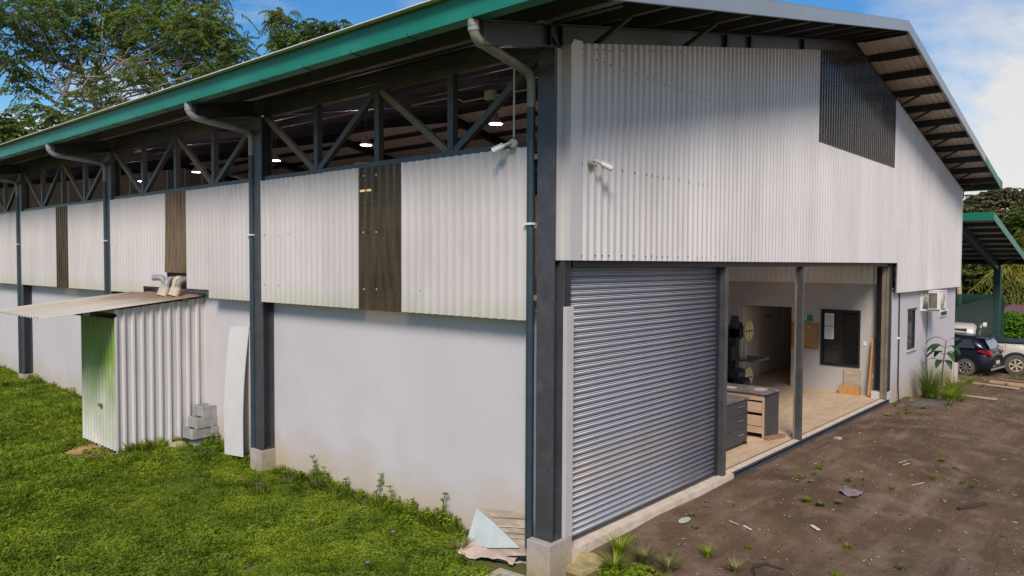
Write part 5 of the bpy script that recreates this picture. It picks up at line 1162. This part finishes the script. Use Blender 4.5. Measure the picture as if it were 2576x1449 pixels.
b = MB(); b.tube([A(2600, 860, 44), A(2596, 700, 44), A(2592, 640, 44)], .14, 10); b.build('trunk', 'palmtrunk', pl)
for a, c, s_ in (((2590, 645), (2440, 665), 1.6), ((2590, 645), (2470, 700), 1.2), ((2590, 640), (2500, 740), .8), ((2590, 640), (2555, 770), .5), ((2590, 645), (2480, 655), 1.2), ((2590, 640), (2540, 680), 1.9), ((2590, 640), (2530, 590), .6), ((2595, 640), (2570, 560), .4)):
    frond(A(*a, 44), A(*c, 42.5), s_, r_p, parent=pl, ll=.9)
# the tall plant and ferns by the block wall
def sprout(name, label, loc, hgt, nlv, L, Wd, leafm, seed, cat='plant', spread=.6, stem=True, group=None):
    r = np.random.default_rng(seed); t = thing(name, label, cat, loc, group); loc = np.array(loc)
    b = MB(); pts = [tuple(loc+np.array([.05*math.sin(k*.8+seed)*hgt, .05*math.cos(k*1.1+seed)*hgt, hgt*k/6])) for k in range(7)]; b.tube(pts, [.012-.001*k for k in range(7)], 6); b.build('stem', leafm if stem is not True else 'trunkd', t)
    k = r.integers(2, 7, nlv); P = np.array(pts)[k]; a = r.uniform(0, 6.28, nlv); D = np.stack([np.cos(a), np.sin(a), r.uniform(-.1, spread, nlv)], -1)
    V, F = leaves(P, D, L*r.uniform(.7, 1.2, nlv), Wd, r, .35); np_mesh('leaf', V, F, leafm, t, kind='stuff'); return t
def tuft(label, loc, n, hgt, lean, leafm, seed, wd=.012, name='grass_tuft', cat='grass tuft', group=None):
    r = np.random.default_rng(seed); loc = np.array(loc); a = r.uniform(0, 6.28, n); rad = r.uniform(0, .5*lean, n); B = loc+np.stack([np.cos(a)*rad*.5, np.sin(a)*rad*.5, np.zeros(n)], -1)
    H = hgt*r.uniform(.5, 1.1, n); ln = lean*r.uniform(.3, 1.1, n); O = np.stack([np.cos(a), np.sin(a)], -1); V = []; seg = 4
    for k in range(seg+1):
        t_ = k/seg; c = B+np.concatenate([O*(ln*t_**2)[:, None]*1., (H*(t_-.25*t_**2))[:, None]], 1); w = wd*(1-t_*.95); sdv = np.stack([-O[:, 1], O[:, 0], np.zeros(n)], -1)
        V.append(c-sdv*w/2); V.append(c+sdv*w/2)
    V = np.stack(V, 1); F = []; 
    idx = np.arange(n)[:, None]*(2*(seg+1))
    for k in range(seg): F.append(idx+np.array([[2*k, 2*k+1, 2*k+3, 2*k+2]]))
    o = np_mesh(name, V.reshape(-1, 3)-loc, np.concatenate(F), leafm); o.location = loc; return tag(o, label, cat, group)
g0 = lambda x, y: (x, y, float(gz(x, y)))
p = g0(16.0, -.42)
tuft('wispy grey green fern clump against the stained block wall', p, 420, 1.25, .75, 'leaf_tree', 61, .014, 'fern', 'fern')
tuft('arching fine bladed grass on the right of the fern clump', g0(17.4, -.7), 260, 1.0, 1.1, 'grass', 62, .014, 'fern', 'fern')
tuft('low rounded fern mound in front of the tall leafy sapling', g0(15.9, -.95), 260, .5, .75, 'grass', 63, .02, 'fern', 'fern')
t = thing('sapling', 'tall sapling with drooping broad dark leaves by the block wall', 'plant', g0(16.9, -.5)); px0 = g0(16.9, -.5); r_s = np.random.default_rng(8)
b = MB(); P_ = [(px0[0]+.03*math.sin(k), px0[1]-.015*k, px0[2]+.2*k) for k in range(9)]; b.tube(P_, .014, 6); b.build('stem', 'trunkd', t)
nl = 14; k = r_s.integers(5, 9, nl); a = r_s.uniform(0, 6.28, nl); pp = np.array(P_)[k]; dd = np.stack([np.cos(a), np.sin(a), np.full(nl, .55)], -1)
b = MB()
for q0, d0 in zip(pp, dd): b.tube([tuple(q0), tuple(q0+d0*.14)], .006, 4)
b.build('petiole', 'trunkd', t)
for q0, d0 in zip(pp, dd):
    V = []; n = 6; s_ = np.cross(d0, [0, 0, 1]); s_ /= np.linalg.norm(s_)
    for i in range(n+1):
        u = i/n; c = q0+d0*.14+d0*.40*u-np.array([0, 0, .42*u*u]); w = .085*math.sin(math.pi*min(1, u*.95+.04))**.8; V += [c-s_*w+np.array([0, 0, -.012]), c, c+s_*w+np.array([0, 0, -.012])]
    F = [];
    for i in range(n): F += [(3*i, 3*i+1, 3*i+4, 3*i+3), (3*i+1, 3*i+2, 3*i+5, 3*i+4)]
    np_mesh('leaf', V, F, 'leaf_dark', t, smooth=True)
# weeds on the dirt, each a tuft
wl = [((14.45, -.35), .22, 40, 'small bright weed at the foot of the black cable'), ((13.2, -.9), .10, 90, 'thin grass patch by the far end of the door sill'), ((11.6, -.55), .06, 120, 'low green grass against the middle of the steel sill')]
for (x, y), h, n, lab in wl: tuft(lab, g0(x, y), n, h, h*1.6, 'grass', int(x*7), .02, group=None)
def gpt(px, py):
    z = -.3
    for _ in range(4): q_ = at_plane(px, py, 2, z); z = float(gz(q_.x, q_.y))
    return (q_.x, q_.y, z)
wd = [(2063, 1275, .10, 160, 'wide pale grass clump left of the crumpled cloth'), (2030, 1265, .12, 110, 'grass clump touching the wide pale one on its left'), (2112, 1270, .10, 90, 'grass clump on the right of the wide pale one'), (2370, 1162, .09, 90, 'yellow green grass patch in the middle of the right yard'), (2402, 1180, .06, 60, 'thin grass strip beside the yellow green patch'),
      (2040, 1215, .07, 70, 'faint grass patch between the opening and the cloth'), (1998, 1475-20, .10, 30, 'small grass sprout near the bottom of the dirt yard'), (2270, 1490-55, .12, 30, 'upright grass sprout standing alone on the lower yard'), (1595, 1200+85, .18, 45, 'grass sprout below the closed shutter edge'), (1740, 1300, .10, 40, 'short grass tuft a step away from the shutter'), (1480, 1335, .30, 40, 'thin tall weed right at the shutter sill'), (1560, 1395, .30, 120, 'dense grass clump right of the mossy slab'),
      (1620, 1420, .28, 130, 'dense grass clump at the bottom edge beside the mossy slab'), (1545, 1435, .28, 120, 'grass clump in front of the mossy slab'), (1680, 1440, .25, 110, 'grass clump at the bottom picture edge'), (1780, 1400, .18, 50, 'sparse grass tuft on the near dirt'), (1850, 1440, .2, 60, 'sparse grass tuft at the bottom edge of the dirt'), (2130, 1380, .12, 30, 'tiny grass tuft at the lower right'), (2500, 960, .25, 60, 'pale weed behind the hatchback rear'), (2440, 965, .3, 80, 'soft weed clump between the wall corner and the car'), (2470, 975, .2, 60, 'low weed on the dirt near the wall corner'), (2420, 1010, .2, 50, 'weed at the right corner of the grey mat'), (2388, 1022, .3, 50, 'yellowish weed standing at the end of the grey mat'), (2345, 1005, .2, 60, 'broad leafed weed behind the grey mat'),
      (540, 1085, .45, 60, 'weed clump between the block stack and the shed'), (480, 1105, .5, 60, 'tall weed against the shed wall'), (350, 1120, .55, 120, 'tall feathery weed at the shed wall near its corner'), (620, 1130, .35, 60, 'weed at the foot of the leaning white board'), (1010, 1245, .5, 14, 'single tall seeding grass stem against the side wall'), (1225, 1385, .18, 40, 'grass growing through the pinkish cardboard'), (1160, 1390, .25, 70, 'grass tuft left of the pinkish cardboard')]
for i, (px, py, h, n, lab) in enumerate(wd):
    tuft(lab, gpt(px, py), n, h, h*.9, ('grass', 'grass_y')[i % 2 == 0 or 3 < i < 10], 200+i, .014+h*.02)
# weeds along the foot of the side wall
wlab = ['leggy weed against the side wall just right of the second column plinth', 'leggy weed two steps right of the second column plinth', 'small weed at the wall foot left of the centre', 'weed at the wall foot, middle of the first bay', 'bushy weed at the wall foot, middle of the first bay', 'tall leggy weed on the wall, right half of the first bay', 'weed at the wall foot left of the single grass stem', 'weed at the wall foot right of the single grass stem', 'dark weed clump on the wall left of the broken glass', 'low weed nearest to the broken glass']
for i, (px, py) in enumerate(((760, 1150), (790, 1165), (825, 1180), (870, 1205), (915, 1215), (950, 1225), (985, 1240), (1040, 1265), (1085, 1285), (1120, 1310))):
    q_ = at_plane(px, py+20, 0, .12); z_ = float(gz(.12, q_.y)); sprout('weed', wlab[i], (.08+.05*(i % 2), q_.y, z_), .20+.10*((i*7) % 4), 40+6*(i % 3), .055, .03, 'grass', 300+i, 'weed', .5, None)
# ground cover over the side yard (instanced clumps)
src = bpy.data.collections.new('ground_cover_sources')
def patch(seed, kind):
    r = np.random.default_rng(seed); Vs, Fs = [], []; off = 0
    if kind == 'clover':
        n = 210; rad = .17*np.sqrt(r.uniform(0, 1, n)); a = r.uniform(0, 6.28, n); h = r.uniform(.015, .085, n)*(1-rad*2.5); P = np.stack([rad*np.cos(a), rad*np.sin(a), h], -1)
        D = np.stack([np.cos(a*3), np.sin(a*3), r.uniform(-.35, .35, n)], -1); V, F = leaves(P, D, r.uniform(.026, .055, n), r.uniform(.020, .036, n), r, .15, unit(r.normal(0, .35, (n, 3))+np.array([0, 0, 1.]))); Vs.append(V); Fs.append(F)
    else:
        n = 90; rad = .13*np.sqrt(r.uniform(0, 1, n)); a = r.uniform(0, 6.28, n); P = np.stack([rad*np.cos(a), rad*np.sin(a), np.zeros(n)], -1)
        D = np.stack([np.cos(a)*.6, np.sin(a)*.6, r.uniform(.5, 1.3, n)], -1); V, F = leaves(P, D, r.uniform(.06, .16, n), .009, r, .35); Vs.append(V); Fs.append(F)
    me_o = np_mesh('clump_'+kind, np.concatenate(Vs), np.concatenate(Fs), 'grass'); COL.objects.unlink(me_o); src.objects.link(me_o)
for k in range(7): patch(400+k, 'clover')
for k in range(1): patch(420+k, 'blade')
def scatter(pts, scales, name, pick_seed=0, col=src):
    me = bpy.data.meshes.new(name); me.vertices.add(len(pts)); me.vertices.foreach_set('co', np.asarray(pts, np.float32).ravel())
    at_ = me.attributes.new('size', 'FLOAT', 'POINT'); at_.data.foreach_set('value', np.asarray(scales, np.float32))
    r = np.random.default_rng(pick_seed); ra = me.attributes.new('turn', 'FLOAT_VECTOR', 'POINT'); ra.data.foreach_set('vector', np.stack([r.normal(0, .12, len(pts)), r.normal(0, .12, len(pts)), r.uniform(0, 6.28, len(pts))], -1).astype(np.float32).ravel())
    o = link(name, me, kind='stuff'); g = bpy.data.node_groups.new(name, 'GeometryNodeTree'); g.interface.new_socket('Geometry', in_out='INPUT', socket_type='NodeSocketGeometry'); g.interface.new_socket('Geometry', in_out='OUTPUT', socket_type='NodeSocketGeometry')
    gi, go = g.nodes.new('NodeGroupInput'), g.nodes.new('NodeGroupOutput'); io = g.nodes.new('GeometryNodeInstanceOnPoints'); ci = g.nodes.new('GeometryNodeCollectionInfo'); ci.inputs[0].default_value = col; ci.inputs[1].default_value = True; ci.inputs[2].default_value = True
    mtp = g.nodes.new('GeometryNodeMeshToPoints'); rv = g.nodes.new('FunctionNodeRandomValue'); rv.data_type = 'INT'; rv.inputs[4].default_value = 0; rv.inputs[5].default_value = len(col.objects)-1
    n1 = g.nodes.new('GeometryNodeInputNamedAttribute'); n1.data_type = 'FLOAT'; n1.inputs[0].default_value = 'size'; n2 = g.nodes.new('GeometryNodeInputNamedAttribute'); n2.data_type = 'FLOAT_VECTOR'; n2.inputs[0].default_value = 'turn'
    l = g.links.new; l(gi.outputs[0], io.inputs['Points']); l(ci.outputs[0], io.inputs['Instance']); io.inputs['Pick Instance'].default_value = True; l(rv.outputs[2], io.inputs['Instance Index']); l(n2.outputs[0], io.inputs['Rotation']); l(n1.outputs[0], io.inputs['Scale']); l(io.outputs[0], go.inputs[0])
    md = o.modifiers.new('scatter', 'NODES'); md.node_group = g; return o
n = 30000; X = rng.uniform(-8, 1.2, n); Y = rng.uniform(-4.5, 24, n)
dn = smoothn(X, Y, 1.1, 5); edge = .27 + 0*X
keep = (X < .21) | ((Y < -.15) & (X < .35+.6*dn) & (rng.uniform(0, 1, n) < .5))
keep &= ~((X > -1.42) & (X < .3) & (Y > 8.6) & (Y < 10.3))                       # shed
keep &= ~((X > -1.08) & (X < -.15) & (Y > -.36) & (Y < .56))                      # catch basin
keep &= ~((X > -.15) & (X < .75) & (Y > -.55) & (Y < .25))
keep &= ~((X > -.42+.1*smoothn(X, Y, 5, 3)) & (X < .3) & (Y > .5) & (Y < 1.45))
for y in COLY[1:]: keep &= ~((X > -.06) & (Y > y-.02) & (Y < y+.33))
bare = ((X+1.75)**2/.18+(Y-9.2)**2/.6 < 1) | ((X+.35)**2/.05+(Y-5.9)**2/.08 < 1) | ((X > -.4) & (Y < .9) & (Y > .2)) | ((X+2.1-.0)**2/.02+(Y-3.2)**2/.3 < 1)
keep &= ~(bare & (rng.uniform(0, 1, n) < .93))
keep &= ~((X > -.5) & (Y < .1) & (rng.uniform(0, 1, n) < .6))
keep &= rng.uniform(0, 1, n) < np.clip(1.05+.35*dn, .25, 1)
far = np.hypot(X-CAM.x, Y-CAM.y); keep &= (rng.uniform(0, 1, n) < np.where(far > 14, .65, 1))
X, Y = X[keep], Y[keep]; dn = smoothn(X, Y, 1.1, 5); d2 = smoothn(X, Y, .45, 6)
Z = gz(X, Y)+.014*smoothn(X, Y, 2.2, 1)+.008*smoothn(X, Y, 9, 2)
scatter(np.stack([X, Y, Z], -1), np.clip(1.0+.45*dn+.3*d2, .55, 1.9)*np.where(np.hypot(X-CAM.x, Y-CAM.y) > 14, 1.25, 1), 'ground_cover', 3)
tall = bpy.data.collections.new('tall_weed_sources')
def tallpatch(seed, m_, leafy):
    r = np.random.default_rng(seed); n = 34; rad = .09*np.sqrt(r.uniform(0, 1, n)); a = r.uniform(0, 6.28, n); P = np.stack([rad*np.cos(a), rad*np.sin(a), np.zeros(n)], -1); D = np.stack([np.cos(a)*.5, np.sin(a)*.5, r.uniform(.9, 1.8, n)], -1)
    V, F = leaves(P, D, r.uniform(.12, .30, n), .011, r, .3); Vs, Fs = [V], [F]
    if leafy:
        n = 60; h = r.uniform(.03, .28, n); a = r.uniform(0, 6.28, n); P = np.stack([.03*np.cos(a)+.12*h, .03*np.sin(a)-.1*h, h], -1); V2, F2 = leaves(P, np.stack([np.cos(a), np.sin(a), r.uniform(-.3, .3, n)], -1), r.uniform(.03, .07, n), .03, r, .3); Vs.append(V2); Fs.append(F2+len(V))
    o = np_mesh('clump_tall', np.concatenate(Vs), np.concatenate(Fs), m_); COL.objects.unlink(o); tall.objects.link(o)
for k in range(4): tallpatch(500+k, 'grass_y' if k == 0 else 'grass', k > 1)
n = 900; X = rng.uniform(-7, .2, n); Y = rng.uniform(-3.5, 20, n); dn = smoothn(X, Y, .9, 25); keep = (dn > .25) & ~((X > -1.45) & (Y > 8.55) & (Y < 11.3)) & ~((X > -1.08) & (X < -.1) & (Y > -.4) & (Y < .6)); X, Y = X[keep], Y[keep]
nw = 230; Yw = np.concatenate([rng.uniform(1.5, 6.0, nw), rng.uniform(6.6, 8.5, 40), rng.uniform(12.6, 19, 50)]); Xw = .20-np.abs(rng.normal(0, .07, len(Yw))); sw_ = rng.uniform(.3, 1.15, len(Yw))*(.6+.5*np.clip(smoothn(Xw, Yw, 2.3, 9)+.4, 0, 1))
Xs = rng.uniform(-1.35, .2, 40); Ys = np.full(40, 8.56)-np.abs(rng.normal(0, .06, 40))
kk = ~((X > -.42) & (Y > .3) & (Y < 1.5)); X, Y = X[kk], Y[kk]
X, Y, S_ = np.concatenate([X, Xw, Xs]), np.concatenate([Y, Yw, Ys]), np.concatenate([rng.uniform(.35, .8, len(X)), sw_, rng.uniform(.3, 1.1, 40)])
scatter(np.stack([X, Y, gz(X, Y)], -1), S_, 'tall_weeds', 8, tall)
# sparse green film on the dirt
n = 5200; X = rng.uniform(.3, 30, n); Y = rng.uniform(-9, -.2, n); dn = smoothn(X, Y, .8, 15)
keep = (dn > .45) | ((X < 2.2+rng.uniform(0, 1.2, n)) & (Y < -.3) & (rng.uniform(0, 1, n) < .35)) | (X > 22); keep &= ~((Y > -.6) & (X < 13)); X, Y = X[keep], Y[keep]; s_ = rng.uniform(.2, .55, len(X))
scatter(np.stack([X, Y, gz(X, Y)], -1)[::6], s_[::6]*.7, 'sparse_weeds', 4, tall)
# flowers
for i, (px, py, lab) in enumerate(((608, 1226, 'small purple flower in the lawn closest to the second column'), (510, 1222, 'small purple flower in the lawn in front of the block stack'), (786, 1331, 'pale purple flower in the middle of the lawn'), (988, 1361, 'pale purple flower in the lawn below the single tall grass stem'), (924, 1441, 'purple flower at the very bottom edge of the lawn'))):
    q_ = gpt(px, py); t = thing('flower', lab, 'flower', q_, 'purple flowers in the lawn'); b = MB(); b.tube([q_, (q_[0], q_[1], q_[2]+.11)], .003, 4); b.build('stem', 'grass', t); b = MB()
    for k in range(6):
        a = k*math.pi/3; c = Vector((q_[0], q_[1], q_[2]+.115)); b.add([c, c+Vector((math.cos(a-.4)*.02, math.sin(a-.4)*.02, .008)), c+Vector((math.cos(a)*.032, math.sin(a)*.032, .012)), c+Vector((math.cos(a+.4)*.02, math.sin(a+.4)*.02, .008))], [(0, 1, 2, 3)])
    if i == 0: M['petal'] = mat('purple_petal', (.42, .12, .45), .6)
    b.build('petals', 'petal', t)
# ------------------------------------------------------------------ litter on the dirt
def debris(n, name, m_, lmin, lmax, wr, th, seed, region):
    r = np.random.default_rng(seed); V = []; F = []; x0, x1, y0, y1 = region
    X = r.uniform(x0, x1, n); Y = r.uniform(y0, y1, n); Z = gz(X, Y)+.014*smoothn(X, Y, 2.2, 1)+.008*smoothn(X, Y, 9, 2); k = ~((X > .3) & (Y > -.2)); X, Y, Z = X[k], Y[k], Z[k]
    for x, y, z in zip(X, Y, Z):
        L = r.uniform(lmin, lmax)*r.uniform(.4, 1); w = L*wr*r.uniform(.4, 1.3); a = r.uniform(0, 6.28); c, s_ = math.cos(a), math.sin(a); t_ = r.uniform(-.12, .12); o = len(V); h = th*r.uniform(.5, 1.5)
        for zz_ in (z+.001, z+.003+h):
            for u, q_ in ((-1, -.7), (1, -1), (.8, 1), (-.9, .8)): V.append((x+u*L/2*c-q_*w/2*s_, y+u*L/2*s_+q_*w/2*c, zz_+u*t_*L/2))
        F += [(o+4, o+5, o+6, o+7), (o, o+1, o+5, o+4), (o+1, o+2, o+6, o+5), (o+2, o+3, o+7, o+6), (o+3, o, o+4, o+7)]
    np_mesh(name, V, F, m_, kind='stuff')
M['chip'] = mat('pale_wood_chip', (.42, .32, .21), .8, 0, .3, 9); M['chipd'] = mat('dark_twig', (.05, .035, .028), .85, 0, .3, 9); M['chipr'] = mat('rusty_leaf', (.26, .13, .06), .8, 0, .3, 9); M['pebble'] = mat('grey_pebble', (.30, .28, .26), .85, 0, .25, 9)
REG = (.5, 26, -10, -.15)
debris(650, 'wood_chips', 'chip', .03, .10, .22, .004, 1, REG); debris(500, 'dark_twigs', 'chipd', .04, .16, .12, .006, 2, REG); debris(260, 'dry_leaves', 'chipr', .03, .09, .6, .004, 3, REG); debris(1500, 'gravel', 'pebble', .008, .025, .8, .008, 4, REG)
debris(2600, 'soil_crumbs', 'chipd', .012, .030, .8, .008, 5, REG); debris(120, 'wood_chips', 'chip', .03, .12, .3, .004, 6, (-1.2, .3, -1.5, .2))
debris(420, 'pale_gravel', 'chip', .015, .05, .8, .012, 7, (-.35, .27, 12.6, 18.4))
def piece(px, py, L, w, ang, th, m_, name, label, cat):
    q_ = gpt(px, py); b = MB(); d = Vector((math.cos(ang), math.sin(ang), 0))*L/2; c = Vector(q_)+Vector((0, 0, th/2+.012)); b.bar(c-d, c+d, w, th); tag(b.build(name, m_, bevel=.002), label, cat)
piece(2445, 1243+35, .55, .05, R(-28), .04, 'chipd', 'burnt_stick', 'black charred stick on the right part of the dirt yard', 'stick')
piece(2310, 1150+70, .30, .03, R(-20), .012, 'chip', 'wood_strip', 'pale wood strip in the middle of the yard', 'wood strip')
piece(2275, 1163, .34, .03, R(-15), .012, 'chip', 'wood_strip', 'pair of pale wood strips, the farther one', 'wood strip'); piece(2280, 1170, .22, .03, R(-12), .012, 'chip', 'wood_strip', 'pair of pale wood strips, the nearer one', 'wood strip')
piece(2475, 969, 2.0, .12, R(75), .04, 'wood', 'plank', 'pale plank lying on the dirt behind the wall corner', 'plank'); piece(2450, 1000, 1.1, .20, R(80), .03, 'chip', 'plank', 'splintered pale plank beyond the grey mat', 'plank')
piece(2560, 972, 1.6, .16, R(78), .10, 'wood', 'plank', 'thick yellowish plank at the right picture edge', 'plank'); piece(2565, 962, 1.6, .10, R(80), .05, 'woodd', 'plank', 'dark plank lying behind the thick yellowish one', 'plank')
piece(1880, 1330, .16, .028, R(60), .01, 'paper', 'white_strip', 'short white strip on the near dirt', 'wood strip'); piece(1845, 1318, .16, .03, R(65), .012, 'chip', 'wood_strip', 'short beige strip near the shutter', 'wood strip')
piece(2050, 1330, .18, .05, R(50), .012, 'white', 'plastic_strip', 'small white plastic strip below the grass clumps', 'strip')
q_ = gpt(2138, 1243); crumple([(q_[0]-.18, q_[1]-.14, q_[2]+.03), (q_[0]+.16, q_[1]-.16, q_[2]+.03), (q_[0]+.18, q_[1]+.14, q_[2]+.03), (q_[0]-.14, q_[1]+.12, q_[2]+.03)], .01, 'crumpled_cloth', mat('faded_purple_cloth', (.20, .15, .16), .9, 0, .25, 8, .4, 30), 'crumpled faded purple cloth lying on the dirt', 'cloth', 7, .03, 14)
q_ = gpt(1722, 1312); b = MB(); b.prism([(q_[0]+.11*math.cos(t)*1.2, q_[1]+.06*math.sin(t), q_[2]+.015) for t in np.linspace(0, 6.28, 12)[:-1]], (0, 0, 0), (0, 0, .012)); tag(b.build('flattened_bottle', 'offwhite'), 'flattened pale plastic bottle near the shutter sill', 'bottle')
stone(1864-0, 1543-120, -.3, .045, 'pale egg shaped pebble on the near dirt', 'pebble', (1.2, 1, .8))
stone(2108, 1105, -.1, .08, 'lumpy soil coloured stone at the door sill', 'pebble', (1.3, 1, .6))
b = MB(); q_ = gpt(1925, 1440); pts = [(q_[0]-.35, q_[1]-.05, q_[2]+.02), (q_[0]-.1, q_[1]+.1, q_[2]+.10), (q_[0]+.15, q_[1]+.06, q_[2]+.05), (q_[0]+.2, q_[1]-.15, q_[2]+.02)]; b.tube(pts, [.006, .012, .014, .008], 6); tag(b.build('fallen_twig', 'chipd'), 'dark bent twig at the bottom of the dirt yard', 'twig')
